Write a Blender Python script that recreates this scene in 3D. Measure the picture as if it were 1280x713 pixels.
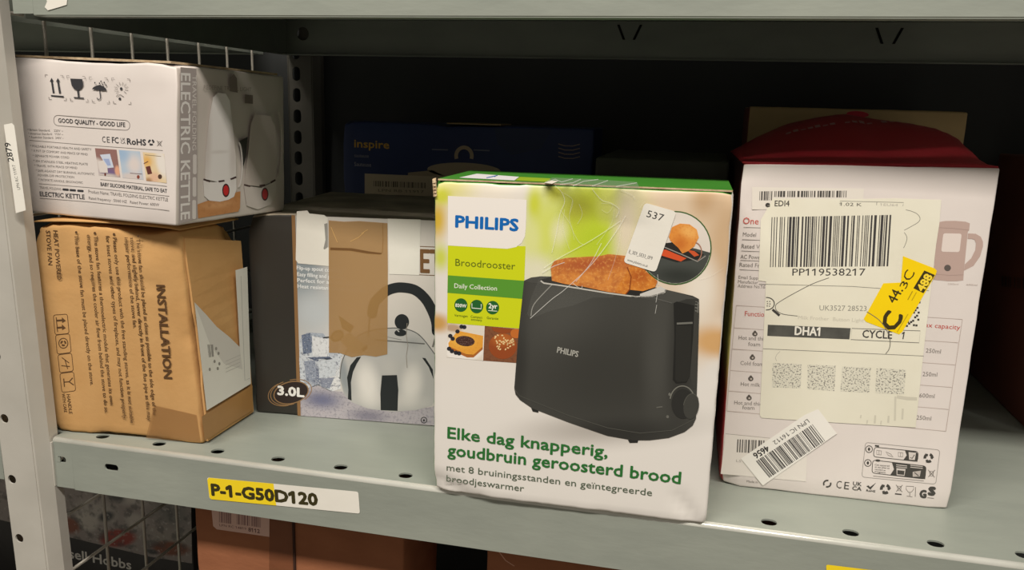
import bpy, bmesh, math, random
from mathutils import Vector, Matrix, noise

scene = bpy.context.scene
for o in list(bpy.data.objects):
    bpy.data.objects.remove(o, do_unlink=True)
COL = scene.collection

# ------------------------------------------------------------------ camera
CF = 1048.05                       # focal length in pixels of the 1280 x 713 frame
YAW, PITCH, ROLL = 0.2250, 0.2064, 0.0272
CAM = Vector((0.1789, -0.5315, 0.2667))
_f = Vector((-math.sin(YAW) * math.cos(PITCH), math.cos(YAW) * math.cos(PITCH), -math.sin(PITCH)))
_r = Vector((math.cos(YAW), math.sin(YAW), 0))
_u = _r.cross(_f)
CR = math.cos(ROLL) * _r + math.sin(ROLL) * _u
CU = -math.sin(ROLL) * _r + math.cos(ROLL) * _u
cd = bpy.data.cameras.new('camera')
cam = bpy.data.objects.new('camera', cd)
COL.objects.link(cam)
M = Matrix((CR, CU, -_f)).transposed().to_4x4()
M.translation = CAM
cam.matrix_world = M
cd.sensor_width = 36.0
cd.lens = 36.0 * CF / 1280.0
cd.clip_start = 0.01
scene.camera = cam

# ------------------------------------------------------------------ light
w = bpy.data.worlds.new('world')
scene.world = w
w.use_nodes = True
w.node_tree.nodes['Background'].inputs[0].default_value = (1.0, 0.90, 0.79, 1)
w.node_tree.nodes['Background'].inputs[1].default_value = 0.18

ld = bpy.data.lights.new('aisle_tube_light', 'AREA')
ld.shape = 'RECTANGLE'
ld.size = 3.6
ld.size_y = 0.26
ld.energy = 142
ld.color = (1.0, 0.93, 0.84)
lo = bpy.data.objects.new('aisle_tube_light', ld)
COL.objects.link(lo)
lo.location = (0.2, -1.58, 2.57)
lo.rotation_euler = (math.radians(40), 0, 0)

vs = scene.view_settings
vs.view_transform = 'Standard'
vs.look = 'None'
vs.gamma = 1.0
vs.exposure = 0.0
vs.use_curve_mapping = False


# ------------------------------------------------------------------ pixel -> place
def ray(px, py):
    return _f + CR * ((px - 640.0) / CF) - CU * ((py - 356.5) / CF)


def on_plane(px, py, p0, n):
    d = ray(px, py)
    return CAM + d * ((p0 - CAM).dot(n) / d.dot(n))


def onY(px, py, y):
    return on_plane(px, py, Vector((0, y, 0)), Vector((0, 1, 0)))


def onZ(px, py, z):
    return on_plane(px, py, Vector((0, 0, z)), Vector((0, 0, 1)))


def onX(px, py, x):
    return on_plane(px, py, Vector((x, 0, 0)), Vector((1, 0, 0)))


# ------------------------------------------------------------------ materials
def lin(c):
    return tuple(((v / 255.0) / 12.92 if v / 255.0 <= 0.04045 else ((v / 255.0 + 0.055) / 1.055) ** 2.4) for v in c)


MATS = {}


def new_mat(name):
    m = bpy.data.materials.new(name)
    m.use_nodes = True
    nt = m.node_tree
    return m, nt, nt.nodes['Principled BSDF'], nt.nodes['Material Output']


def ink(rgb, rough=0.5, spec=0.35):
    """flat printed colour, sRGB 0-255"""
    k = ('ink', tuple(rgb), rough)
    if k in MATS:
        return MATS[k]
    m, nt, b, out = new_mat('ink_%d_%d_%d' % tuple(rgb))
    b.inputs['Base Color'].default_value = (*lin(rgb), 1)
    b.inputs['Roughness'].default_value = rough
    b.inputs['Specular IOR Level'].default_value = spec
    MATS[k] = m
    return m


def surf(name, c1, c2, scale=30, rough=0.6, metal=0.0, bump=0.0, bscale=120, stretch=(1, 1, 1), spec=0.4, detail=6, c3=None):
    """procedural surface: two-colour noise with fine relief"""
    m, nt, b, out = new_mat(name)
    N, L = nt.nodes, nt.links
    tc = N.new('ShaderNodeTexCoord')
    mp = N.new('ShaderNodeMapping')
    mp.inputs['Scale'].default_value = stretch
    L.new(tc.outputs['Object'], mp.inputs['Vector'])
    nz = N.new('ShaderNodeTexNoise')
    nz.inputs['Scale'].default_value = scale
    nz.inputs['Detail'].default_value = detail
    L.new(mp.outputs[0], nz.inputs['Vector'])
    cr = N.new('ShaderNodeValToRGB')
    cr.color_ramp.elements[0].position = 0.35
    cr.color_ramp.elements[1].position = 0.65
    cr.color_ramp.elements[0].color = (*lin(c1), 1)
    cr.color_ramp.elements[1].color = (*lin(c2), 1)
    L.new(nz.outputs['Fac'], cr.inputs[0])
    src = cr.outputs[0]
    if c3:
        n3 = N.new('ShaderNodeTexNoise')
        n3.inputs['Scale'].default_value = scale * 0.22
        n3.inputs['Detail'].default_value = 4
        L.new(tc.outputs['Object'], n3.inputs['Vector'])
        mr = N.new('ShaderNodeMapRange')
        mr.inputs['From Min'].default_value = 0.5
        mr.inputs['From Max'].default_value = 0.75
        L.new(n3.outputs['Fac'], mr.inputs['Value'])
        mx = N.new('ShaderNodeMix')
        mx.data_type = 'RGBA'
        L.new(mr.outputs[0], mx.inputs[0])
        L.new(src, mx.inputs[6])
        mx.inputs[7].default_value = (*lin(c3), 1)
        src = mx.outputs[2]
    L.new(src, b.inputs['Base Color'])
    b.inputs['Roughness'].default_value = rough
    b.inputs['Metallic'].default_value = metal
    b.inputs['Specular IOR Level'].default_value = spec
    if bump:
        n2 = N.new('ShaderNodeTexNoise')
        n2.inputs['Scale'].default_value = bscale
        n2.inputs['Detail'].default_value = 5
        L.new(mp.outputs[0], n2.inputs['Vector'])
        bp = N.new('ShaderNodeBump')
        bp.inputs['Strength'].default_value = bump
        bp.inputs['Distance'].default_value = 0.002
        L.new(n2.outputs['Fac'], bp.inputs['Height'])
        L.new(bp.outputs[0], b.inputs['Normal'])
    return m


def picture(name, face, base, blobs=(), noise_=None, rough=0.45, linear=None):
    """printed picture: soft colour patches laid out in the panel's own flat coordinates (UV in metres).
    blob = (px, py, rx, ry, rot_deg, rgb, soft[, strength]) in photo pixels of the printed panel"""
    m, nt, b, out = new_mat(name)
    N, L = nt.nodes, nt.links
    uv = N.new('ShaderNodeUVMap')
    uv.uv_map = 'panel'
    rgb = N.new('ShaderNodeRGB')
    rgb.outputs[0].default_value = (*lin(base), 1)
    src = rgb.outputs[0]

    def mix(fac, col, src):
        mx = N.new('ShaderNodeMix')
        mx.data_type = 'RGBA'
        L.new(fac, mx.inputs[0])
        L.new(src, mx.inputs[6])
        mx.inputs[7].default_value = (*lin(col), 1)
        return mx.outputs[2]
    for bl in blobs:
        px, py, rx, ry, rot, col, soft = bl[:7]
        st = bl[7] if len(bl) > 7 else 1.0
        c = face.uv(px, py)
        sx = (Vector(face.uv(px + 1, py)) - Vector(c)).length
        sy = (Vector(face.uv(px, py + 1)) - Vector(c)).length
        mp = N.new('ShaderNodeMapping')
        mp.vector_type = 'TEXTURE'
        mp.inputs['Location'].default_value = (c[0], c[1], 0)
        mp.inputs['Rotation'].default_value = (0, 0, math.radians(rot))
        mp.inputs['Scale'].default_value = (rx * sx, ry * sy, 1)
        L.new(uv.outputs[0], mp.inputs['Vector'])
        ln = N.new('ShaderNodeVectorMath')
        ln.operation = 'LENGTH'
        L.new(mp.outputs[0], ln.inputs[0])
        mr = N.new('ShaderNodeMapRange')
        mr.interpolation_type = 'SMOOTHSTEP'
        mr.inputs['From Min'].default_value = 1.0 - soft
        mr.inputs['From Max'].default_value = 1.0 + soft * 0.25
        mr.inputs['To Min'].default_value = st
        mr.inputs['To Max'].default_value = 0.0
        L.new(ln.outputs['Value'], mr.inputs['Value'])
        src = mix(mr.outputs[0], col, src)
    for nz in (noise_ or ()):
        sc, col, lo_, hi_, st = nz
        n = N.new('ShaderNodeTexNoise')
        n.inputs['Scale'].default_value = sc
        n.inputs['Detail'].default_value = 3
        L.new(uv.outputs[0], n.inputs['Vector'])
        mr = N.new('ShaderNodeMapRange')
        mr.inputs['From Min'].default_value = lo_
        mr.inputs['From Max'].default_value = hi_
        mr.inputs['To Max'].default_value = st
        L.new(n.outputs['Fac'], mr.inputs['Value'])
        src = mix(mr.outputs[0], col, src)
    L.new(src, b.inputs['Base Color'])
    b.inputs['Roughness'].default_value = rough
    return m


def film(name, rgb, alpha, rough=0.15):
    """see-through tape: part transparent, part coated sheet"""
    m, nt, b, out = new_mat(name)
    b.inputs['Base Color'].default_value = (*lin(rgb), 1)
    b.inputs['Roughness'].default_value = rough
    b.inputs['Alpha'].default_value = alpha
    return m


GALV = surf('galvanised_steel', (152, 158, 149), (161, 167, 157), 14, 0.45, 0.15, 0.10, 60, (1, 3, 3), c3=(144, 151, 142))
EDGE = surf('edge_highlight_steel', (214, 216, 206), (226, 227, 218), 40, 0.25, 0.35, 0.05, 60, (1, 3, 3))  # paler steel: the highlight along the shelf edge is put into the colour
GALV_POST = surf('galvanised_post_steel', (190, 187, 178), (200, 197, 188), 18, 0.45, 0.15, 0.08, 70)
POST_SHADED = surf('shaded_post_steel', (96, 94, 86), (106, 103, 95), 20, 0.55, 0.2, 0.05, 60)  # post steel darkened: shade at the rear is put into the colour
WIRE = surf('bright_wire', (176, 170, 158), (190, 184, 172), 40, 0.45, 0.3)
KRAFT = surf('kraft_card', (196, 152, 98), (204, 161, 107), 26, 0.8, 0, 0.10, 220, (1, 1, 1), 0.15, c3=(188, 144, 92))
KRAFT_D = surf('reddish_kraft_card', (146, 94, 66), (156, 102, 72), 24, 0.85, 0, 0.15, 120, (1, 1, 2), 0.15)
KRAFT_T = surf('dull_kraft_card', (172, 150, 110), (182, 158, 117), 24, 0.85, 0, 0.1, 160, (1, 1, 1), 0.15)
CARD_EDGE = surf('torn_card_edge', (176, 150, 118), (205, 184, 152), 160, 0.9, 0, 0.3, 300, (1, 1, 1), 0.1)
WHITE = surf('white_coated_card', (228, 222, 217), (233, 228, 223), 14, 0.45, 0, 0.05, 60, (1, 1, 1), 0.4)
WARMW = surf('grey_white_card', (222, 214, 209), (228, 220, 215), 14, 0.45, 0, 0.06, 50, (1, 1, 1), 0.4)
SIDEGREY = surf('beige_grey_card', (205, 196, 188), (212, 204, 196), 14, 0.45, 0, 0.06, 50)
CHAR = surf('charcoal_card', (50, 47, 43), (60, 57, 52), 9, 0.42, 0, 0.12, 40, (1, 1, .4), 0.4)
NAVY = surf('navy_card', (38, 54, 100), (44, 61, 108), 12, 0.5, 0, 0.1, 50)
RED = surf('red_card', (176, 42, 52), (184, 48, 58), 14, 0.45, 0, 0.1, 50)
GREEN = surf('green_card', (62, 132, 44), (72, 142, 50), 14, 0.4, 0, 0.05, 50)
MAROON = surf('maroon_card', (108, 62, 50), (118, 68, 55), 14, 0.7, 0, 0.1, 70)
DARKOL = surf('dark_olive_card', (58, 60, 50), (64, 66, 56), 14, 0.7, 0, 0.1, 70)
DARKG = surf('dark_backdrop', (58, 60, 60), (66, 68, 68), 5, 0.9, 0, 0, 50)
CONC = surf('concrete', (120, 116, 108), (138, 133, 124), 6, 0.85, 0, 0.2, 40)
PAPER = surf('label_paper', (232, 229, 219), (238, 235, 226), 20, 0.55, 0, 0.05, 120)
CREAM = surf('creamy_label_paper', (231, 227, 208), (236, 233, 216), 20, 0.35, 0, 0.10, 60, c3=(222, 218, 200))
K = (52, 50, 48)


# ------------------------------------------------------------------ objects
def tag(o, label, cat, group=None, kind=None):
    o['label'] = label
    o['category'] = cat
    if group:
        o['group'] = group
    if kind:
        o['kind'] = kind
    return o


def thing(name, label, cat, loc, group=None):
    o = bpy.data.objects.new(name, None)
    o.empty_display_size = 0.02
    COL.objects.link(o)
    o.location = loc
    return tag(o, label, cat, group)


def wloc(o):
    v = Vector((0, 0, 0))
    while o:
        v += o.location
        o = o.parent
    return v


def mesh_obj(name, verts, faces, mats, parent=None, fmat=None, smooth=False, uvs=None, label=None):
    off = wloc(parent) if parent else Vector((0, 0, 0))
    me = bpy.data.meshes.new(name)
    me.from_pydata([tuple(Vector(v) - off) for v in verts], [], faces)
    for m in mats:
        me.materials.append(m)
    if fmat:
        for p, i in zip(me.polygons, fmat):
            p.material_index = i
    if uvs:
        ul = me.uv_layers.new(name='panel')
        for lp in me.loops:
            ul.data[lp.index].uv = uvs[lp.vertex_index]
    if smooth:
        for p in me.polygons:
            p.use_smooth = True
    me.update()
    o = bpy.data.objects.new(name, me)
    COL.objects.link(o)
    if parent:
        o.parent = parent
    if label:
        o['label'] = label
    return o


def solidify(o, t, off=-1):
    md = o.modifiers.new('sheet', 'SOLIDIFY')
    md.thickness = t
    md.offset = off
    return o


class MB:
    """collects quads and polygons"""
    def __init__(s):
        s.v, s.f, s.m = [], [], []

    def quad(s, a, b, c, d, m=0):
        i = len(s.v)
        s.v += [Vector(a), Vector(b), Vector(c), Vector(d)]
        s.f.append((i, i + 1, i + 2, i + 3))
        s.m.append(m)

    def poly(s, pts, m=0):
        i = len(s.v)
        s.v += [Vector(p) for p in pts]
        s.f.append(tuple(range(i, i + len(pts))))
        s.m.append(m)

    def prism(s, pts, vec, m=0, mside=None):
        vec = Vector(vec)
        top = [Vector(p) + vec for p in pts]
        s.poly(list(reversed(pts)), m)
        s.poly(top, m)
        n = len(pts)
        for i in range(n):
            j = (i + 1) % n
            s.quad(pts[i], pts[j], top[j], top[i], m if mside is None else mside)

    def box(s, a, b, m=0):
        x0, y0, z0 = a
        x1, y1, z1 = b
        s.prism([(x0, y0, z0), (x1, y0, z0), (x1, y1, z0), (x0, y1, z0)], (0, 0, z1 - z0), m)

    def strip(s, fn, l0, l1, w0, w1, holes=(), m=0, cell=0.024):
        """flat strip fn(length, across) with oval holes (l, w, rl, rw)"""
        cur = l0
        for (hl, hw, rl, rw) in sorted(holes):
            a, b = max(cur, hl - cell / 2), min(l1, hl + cell / 2)
            if a > cur:
                s.quad(fn(cur, w0), fn(a, w0), fn(a, w1), fn(cur, w1), m)
            ang = [k * math.pi / 8 for k in range(16)]
            for (cx, cy) in ((a, w0), (b, w0), (b, w1), (a, w1)):
                ang.append(math.atan2(cy - hw, cx - hl) % (2 * math.pi))
            ang = sorted(set(round(t, 6) for t in ang))
            outr, inn = [], []
            for t in ang:
                c, sn = math.cos(t), math.sin(t)
                tt = 1e9
                if c > 1e-9:
                    tt = min(tt, (b - hl) / c)
                if c < -1e-9:
                    tt = min(tt, (a - hl) / c)
                if sn > 1e-9:
                    tt = min(tt, (w1 - hw) / sn)
                if sn < -1e-9:
                    tt = min(tt, (w0 - hw) / sn)
                outr.append(fn(hl + c * tt, hw + sn * tt))
                # stadium-shaped hole
                k = max(rl, rw)
                if rl > rw:
                    e = rl - rw
                    p = (math.copysign(e, c) if abs(c) > 1e-6 else 0) + rw * c, rw * sn
                elif rw > rl:
                    e = rw - rl
                    p = rl * c, (math.copysign(e, sn) if abs(sn) > 1e-6 else 0) + rl * sn
                else:
                    p = rl * c, rl * sn
                inn.append(fn(hl + p[0], hw + p[1]))
            n = len(ang)
            for i in range(n):
                j = (i + 1) % n
                s.quad(outr[i], outr[j], inn[j], inn[i], m)
            cur = b
        if cur < l1:
            s.quad(fn(cur, w0), fn(l1, w0), fn(l1, w1), fn(cur, w1), m)

    def build(s, name, mats, parent=None, weld=True, smooth=False, label=None):
        o = mesh_obj(name, s.v, s.f, mats, parent, s.m, smooth, None, label)
        if weld:
            bm = bmesh.new()
            bm.from_mesh(o.data)
            bmesh.ops.remove_doubles(bm, verts=bm.verts, dist=1e-5)
            bm.to_mesh(o.data)
            bm.free()
        return o


# ------------------------------------------------------------------ text outlines
_tc = {}


def text_mesh(s, bold):
    k = (s, bold)
    if k in _tc:
        return _tc[k]
    cu = bpy.data.curves.new('t', 'FONT')
    cu.body = s
    cu.size = 1.0
    cu.resolution_u = 2
    cu.offset = bold
    ob = bpy.data.objects.new('t', cu)
    COL.objects.link(ob)
    bpy.context.view_layer.update()
    dg = bpy.context.evaluated_depsgraph_get()
    me = bpy.data.meshes.new_from_object(ob.evaluated_get(dg))
    vs_ = [v.co.copy() for v in me.vertices]
    fs = [tuple(p.vertices) for p in me.polygons]
    bpy.data.objects.remove(ob)
    bpy.data.meshes.remove(me)
    bpy.data.curves.remove(cu)
    _tc[k] = (vs_, fs)
    return _tc[k]


CAPH = max(v.y for v in text_mesh('H', 0)[0])


# ------------------------------------------------------------------ printed panels
class Face:
    def __init__(s, p0, n, up=Vector((0, 0, 1))):
        s.p0, s.n = Vector(p0), Vector(n).normalized()
        s.up = (up - s.n * up.dot(s.n)).normalized()
        s.rt = s.up.cross(s.n).normalized()

    def P(s, px, py, h=0.0):
        return on_plane(px, py, s.p0, s.n) + s.n * h

    def uv(s, px, py):
        d = s.P(px, py) - s.p0
        return (d.dot(s.rt), d.dot(s.up))

    def uvp(s, p):
        d = p - s.p0
        return (d.dot(s.rt), d.dot(s.up))


LAY = 0.00005


class Print:
    """flat printing on one face, traced in photo pixels and laid on the face's plane"""
    def __init__(s, face, base=0):
        s.F, s.b = face, base
        s.v, s.f, s.m, s.mats = [], [], [], []

    def mi(s, m):
        if isinstance(m, tuple):
            m = ink(m)
        if m not in s.mats:
            s.mats.append(m)
        return s.mats.index(m)

    def h(s, lay):
        return LAY * (s.b + lay + 1)

    def add(s, pts, faces, m):
        i = len(s.v)
        s.v += pts
        k = s.mi(m)
        for f in faces:
            s.f.append(tuple(j + i for j in f))
            s.m.append(k)

    def poly(s, px, m, lay=0):
        pts = [s.F.P(x, y, s.h(lay)) for x, y in px]
        # outward winding
        a = Vector((0, 0, 0))
        for i in range(len(pts)):
            a += (pts[i] - pts[0]).cross(pts[(i + 1) % len(pts)] - pts[0])
        if a.dot(s.F.n) < 0:
            pts.reverse()
        s.add(pts, [tuple(range(len(pts)))], m)

    def ell(s, cx, cy, rx, ry, m, lay=0, rot=0, n=28, a0=0, a1=360):
        c, sn = math.cos(math.radians(rot)), math.sin(math.radians(rot))
        P = []
        for i in range(n):
            t = math.radians(a0 + (a1 - a0) * i / n)
            x, y = rx * math.cos(t), ry * math.sin(t)
            P.append((cx + x * c - y * sn, cy + x * sn + y * c))
        s.poly(P, m, lay)

    def rrect(s, q, r, m, lay=0):
        """rounded quad, r = corner radius in pixels"""
        s.poly(rounded(q, r), m, lay)

    def stroke(s, px, wd, m, lay=0, closed=False):
        n = len(px)
        pts = [Vector((p[0], p[1])) for p in px]
        L_, R_ = [], []
        for i in range(n):
            a = pts[(i - 1) % n] if (closed or i > 0) else pts[i]
            b = pts[(i + 1) % n] if (closed or i < n - 1) else pts[i]
            d = (b - a)
            d = d.normalized() if d.length > 1e-9 else Vector((1, 0))
            nn = Vector((-d.y, d.x)) * wd * 0.5
            L_.append(pts[i] + nn)
            R_.append(pts[i] - nn)
        V = [s.F.P(p.x, p.y, s.h(lay)) for p in L_] + [s.F.P(p.x, p.y, s.h(lay)) for p in R_]
        fs = []
        for i in range(n if closed else n - 1):
            j = (i + 1) % n
            fs.append((i, j, j + n, i + n))
        nrm = (V[fs[0][1]] - V[fs[0][0]]).cross(V[fs[0][2]] - V[fs[0][0]])
        if nrm.dot(s.F.n) < 0:
            fs = [tuple(reversed(f)) for f in fs]
        s.add(V, fs, m)

    def curve(s, px, wd, m, lay=0, k=5):
        """stroke through the points, rounded"""
        P = [Vector(a) for a in px]
        out = []
        for i in range(len(P) - 1):
            a, b, c, d = P[max(i - 1, 0)], P[i], P[i + 1], P[min(i + 2, len(P) - 1)]
            for j in range(k):
                t = j / k
                out.append(0.5 * ((2 * b) + (c - a) * t + (2 * a - 5 * b + 4 * c - d) * t * t + (3 * b - a - 3 * c + d) * t ** 3))
        out.append(P[-1])
        s.stroke([tuple(q) for q in out], wd, m, lay)

    def arc(s, cx, cy, rx, ry, wd, m, lay=0, a0=0, a1=360, rot=0, n=24):
        c, sn = math.cos(math.radians(rot)), math.sin(math.radians(rot))
        P = []
        full = abs(a1 - a0) >= 360
        for i in range(n if full else n + 1):
            t = math.radians(a0 + (a1 - a0) * i / n)
            x, y = rx * math.cos(t), ry * math.sin(t)
            P.append((cx + x * c - y * sn, cy + x * sn + y * c))
        s.stroke(P, wd, m, lay, full)

    def text(s, body, a, b, hpx, m, lay=1, bold=0.0):
        """text from baseline pixel a to baseline pixel b, capitals hpx pixels tall"""
        vs_, fs = text_mesh(body, 0)
        if not vs_:
            return
        A, B = s.F.P(*a, s.h(lay)), s.F.P(*b, s.h(lay))
        X = B - A
        W = X.length
        X.normalize()
        Y = s.F.n.cross(X)
        d = Vector((b[0] - a[0], b[1] - a[1])).normalized()
        H = (s.F.P(a[0] + d.y * hpx, a[1] - d.x * hpx) - s.F.P(*a)).dot(Y)
        x0 = min(v.x for v in vs_)
        x1 = max(v.x for v in vs_)
        sx = W / (x1 - x0)
        sy = H / CAPH
        sx = (W - 2 * bold * min(sx, sy)) / (x1 - x0)
        bx = min(sx, sy)
        A = A + X * bold * bx
        # bold letters: the outline laid down several times, slightly shifted
        sh = [(0, 0)] if bold <= 0 else [(bold * math.cos(k * math.pi / 3), bold * math.sin(k * math.pi / 3)) for k in range(6)]
        flags = []
        for i, ch in enumerate(body):
            if ch == '1':
                xr = max(v.x for v in text_mesh(body[:i + 1], 0)[0])
                g = text_mesh('1', 0)[0]
                xl = xr - (max(v.x for v in g) - min(v.x for v in g))
                flags.append([(xl + .02, CAPH), (xl - .17, CAPH - .13), (xl - .17, CAPH - .25), (xl + .02, CAPH - .13)])
        for k, (dx, dy) in enumerate(sh):
            e = s.F.n * (4e-6 * k)
            s.add([A + X * ((v.x - x0) * sx + dx * bx) + Y * (v.y * sy + dy * bx) + e for v in vs_], fs, m)
            for fp in flags:
                s.add([A + X * ((q[0] - x0) * sx + dx * bx) + Y * (q[1] * sy + dy * bx) + e + s.F.n * 2e-6 for q in fp], [(0, 1, 2, 3)], m)

    def bars(s, q, m, lay=1, n=40, seed=1, fill=0.55):
        """barcode in quad TL, TR, BR, BL"""
        rnd = random.Random(seed)
        ws = [rnd.choice((1, 1, 1, 2, 2, 3)) for _ in range(2 * n + 1)]
        tot = sum(ws)
        cur = 0
        TL, TR, BR, BL = [Vector(p) for p in q]
        for i, wd in enumerate(ws):
            if i % 2 == 0:
                t0, t1 = cur / tot, (cur + wd) / tot
                s.poly([TL.lerp(TR, t0), TL.lerp(TR, t1), BL.lerp(BR, t1), BL.lerp(BR, t0)], m, lay)
            cur += wd

    def recycle(s, cx, cy, r, m, lay=1, wd=None):
        wd = wd or r * 0.55
        for k in range(3):
            a = k * 120 - 70
            s.arc(cx, cy, r * .75, r * .75, wd, m, lay, a, a + 62, n=4)
            t = math.radians(a + 62)
            c, sn = math.cos(t), math.sin(t)
            s.poly([(cx + c * r * 1.15, cy + sn * r * 1.15), (cx + c * r * .3, cy + sn * r * .3),
                    (cx + r * .75 * math.cos(t + .55), cy + r * .75 * math.sin(t + .55))], m, lay)

    def binmark(s, cx, cy, r, m, lay=1):
        s.stroke([(cx - r * .5, cy - r * .5), (cx + r * .5, cy - r * .4), (cx + r * .35, cy + r * .7), (cx - r * .3, cy + r * .65)], r * .16, m, lay, True)
        s.stroke([(cx - r * .8, cy - r * .8), (cx + r * .75, cy + r)], r * .16, m, lay)
        s.stroke([(cx + r * .85, cy - r * .75), (cx - r * .75, cy + r * .9)], r * .16, m, lay)

    def build(s, name, parent, label=None):
        uvs = [s.F.uvp(v) for v in s.v]
        return mesh_obj(name, s.v, s.f, s.mats, parent, s.m, False, uvs, label)


def rounded(q, r, n=4):
    out = []
    k = len(q)
    for i in range(k):
        p = Vector(q[i])
        a = (Vector(q[i - 1]) - p)
        b = (Vector(q[(i + 1) % k]) - p)
        ra = min(r, a.length * .5)
        rb = min(r, b.length * .5)
        A, B = p + a.normalized() * ra, p + b.normalized() * rb
        for j in range(n + 1):
            t = j / n
            out.append(tuple(A * (1 - t) ** 2 + p * 2 * t * (1 - t) + B * t * t))
    return out


# ------------------------------------------------------------------ cartons
def carton(name, corners, mats, parent, r=0.0022, step=0.012, dents=(), wear=0.0006, seed=0, label=None, face=None):
    """crumpled carton shell. corners: front TL TR BR BL, back TL TR BR BL. mats: front back left right top bottom"""
    c = [Vector(p) for p in corners]
    LX = ((c[1] - c[0]).length + (c[2] - c[3]).length) / 2
    LZ = ((c[0] - c[3]).length + (c[1] - c[2]).length) / 2
    LY = ((c[4] - c[0]).length + (c[6] - c[2]).length) / 2
    L = (LX, LY, LZ)

    def axis(n):
        k = max(2, int((n - 2 * r) / step))
        return [0, r * .35] + [r + (n - 2 * r) * i / k for i in range(k + 1)] + [n - r * .35, n]
    ax = [axis(n) for n in L]

    def tri(p):
        a, b, z = p[0] / LX, p[1] / LY, p[2] / LZ
        f = (c[3] * (1 - a) + c[2] * a) * (1 - z) + (c[0] * (1 - a) + c[1] * a) * z
        k = (c[7] * (1 - a) + c[6] * a) * (1 - z) + (c[4] * (1 - a) + c[5] * a) * z
        return f * (1 - b) + k * b
    cen = tri((LX / 2, LY / 2, LZ / 2))

    def shape(p):
        q = [min(max(p[i], r), L[i] - r) for i in range(3)]
        d = Vector([p[i] - q[i] for i in range(3)])
        near = sum(1 for i in range(3) if p[i] < r * 2.2 or p[i] > L[i] - r * 2.2)
        if d.length > 1e-9:
            d = d.normalized() * r
        W = tri(Vector(q) + d)
        if near >= 2:
            nv = noise.noise_vector(W * 55 + Vector((seed * 7.1, 0, 0))) * wear
            nv += noise.noise_vector(W * 220 + Vector((seed * 3.3, 0, 0))) * wear * .5
            o = (cen - W).normalized()
            W = W + o * abs(nv.x + nv.y) * 1.1 + nv * .35
            if p[2] < r * 2.2:
                W.z = max(W.z, c[3].z + (0.0002 if True else 0))
        for (fa, fb, fz, rad, vec) in dents:
            D = tri((fa * LX, fb * LY, fz * LZ))
            t = (W - D).length / rad
            if t < 1:
                k = (1 - t * t) ** 2
                W = W + Vector(vec) * k * (1 + .35 * noise.noise(W * 160))
        return W
    verts, faces, fm = [], [], []
    index = {}

    def vid(p):
        k = tuple(round(x, 7) for x in p)
        if k not in index:
            index[k] = len(verts)
            verts.append(shape(p))
        return index[k]
    X, Y, Z = ax

    def grid(A, B, fn, m, flip):
        for i in range(len(A) - 1):
            for j in range(len(B) - 1):
                q = [vid(fn(A[i], B[j])), vid(fn(A[i + 1], B[j])), vid(fn(A[i + 1], B[j + 1])), vid(fn(A[i], B[j + 1]))]
                if flip:
                    q.reverse()
                faces.append(tuple(q))
                fm.append(m)
    grid(X, Z, lambda a, b: (a, 0, b), 0, False)
    grid(X, Z, lambda a, b: (a, LY, b), 1, True)
    grid(Y, Z, lambda a, b: (0, a, b), 2, True)
    grid(Y, Z, lambda a, b: (LX, a, b), 3, False)
    grid(X, Y, lambda a, b: (a, b, LZ), 4, False)
    grid(X, Y, lambda a, b: (a, b, 0), 5, True)
    uniq = []
    idx = []
    for m in mats:
        if m not in uniq:
            uniq.append(m)
        idx.append(uniq.index(m))
    o = mesh_obj(name, verts, faces, uniq, parent, [idx[k] for k in fm], True, [face.uvp(v) for v in verts] if face else None, label)
    return o


def front_corners(bl, br, tl, tr, zb):
    """front face of a carton from its four photo corners: the bottom two on the surface it stands on"""
    BL, BR = onZ(*bl, zb), onZ(*br, zb)
    d = BR - BL
    n = Vector((d.y, -d.x, 0)).normalized()
    TL, TR = on_plane(*tl, BL, n), on_plane(*tr, BL, n)
    return TL, TR, BR, BL, n


def lean_free(c):
    return c

# ================================================================== setting
FLOOR_Z = -0.76
m = MB()
m.quad((-3, -3, FLOOR_Z), (3.5, -3, FLOOR_Z), (3.5, 2, FLOOR_Z), (-3, 2, FLOOR_Z))
fl = m.build('floor', [CONC])
fl['kind'] = 'structure'
m = MB()
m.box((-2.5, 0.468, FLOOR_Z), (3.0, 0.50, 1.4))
wb = m.build('wall_added_backdrop', [DARKG])  # added wall: stands in for the darkness behind and hides light over the shelf
wb['kind'] = 'structure'

# ================================================================== shelving
LIP = 0.0412
UP_Z = 0.3247 + LIP
LOW_Z = -0.366
DEP = 0.44
unit = thing('shelving_unit', 'grey galvanised steel shelving bay carrying the boxed kitchen goods', 'shelving', (-0.339, -0.012, FLOOR_Z))


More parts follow.
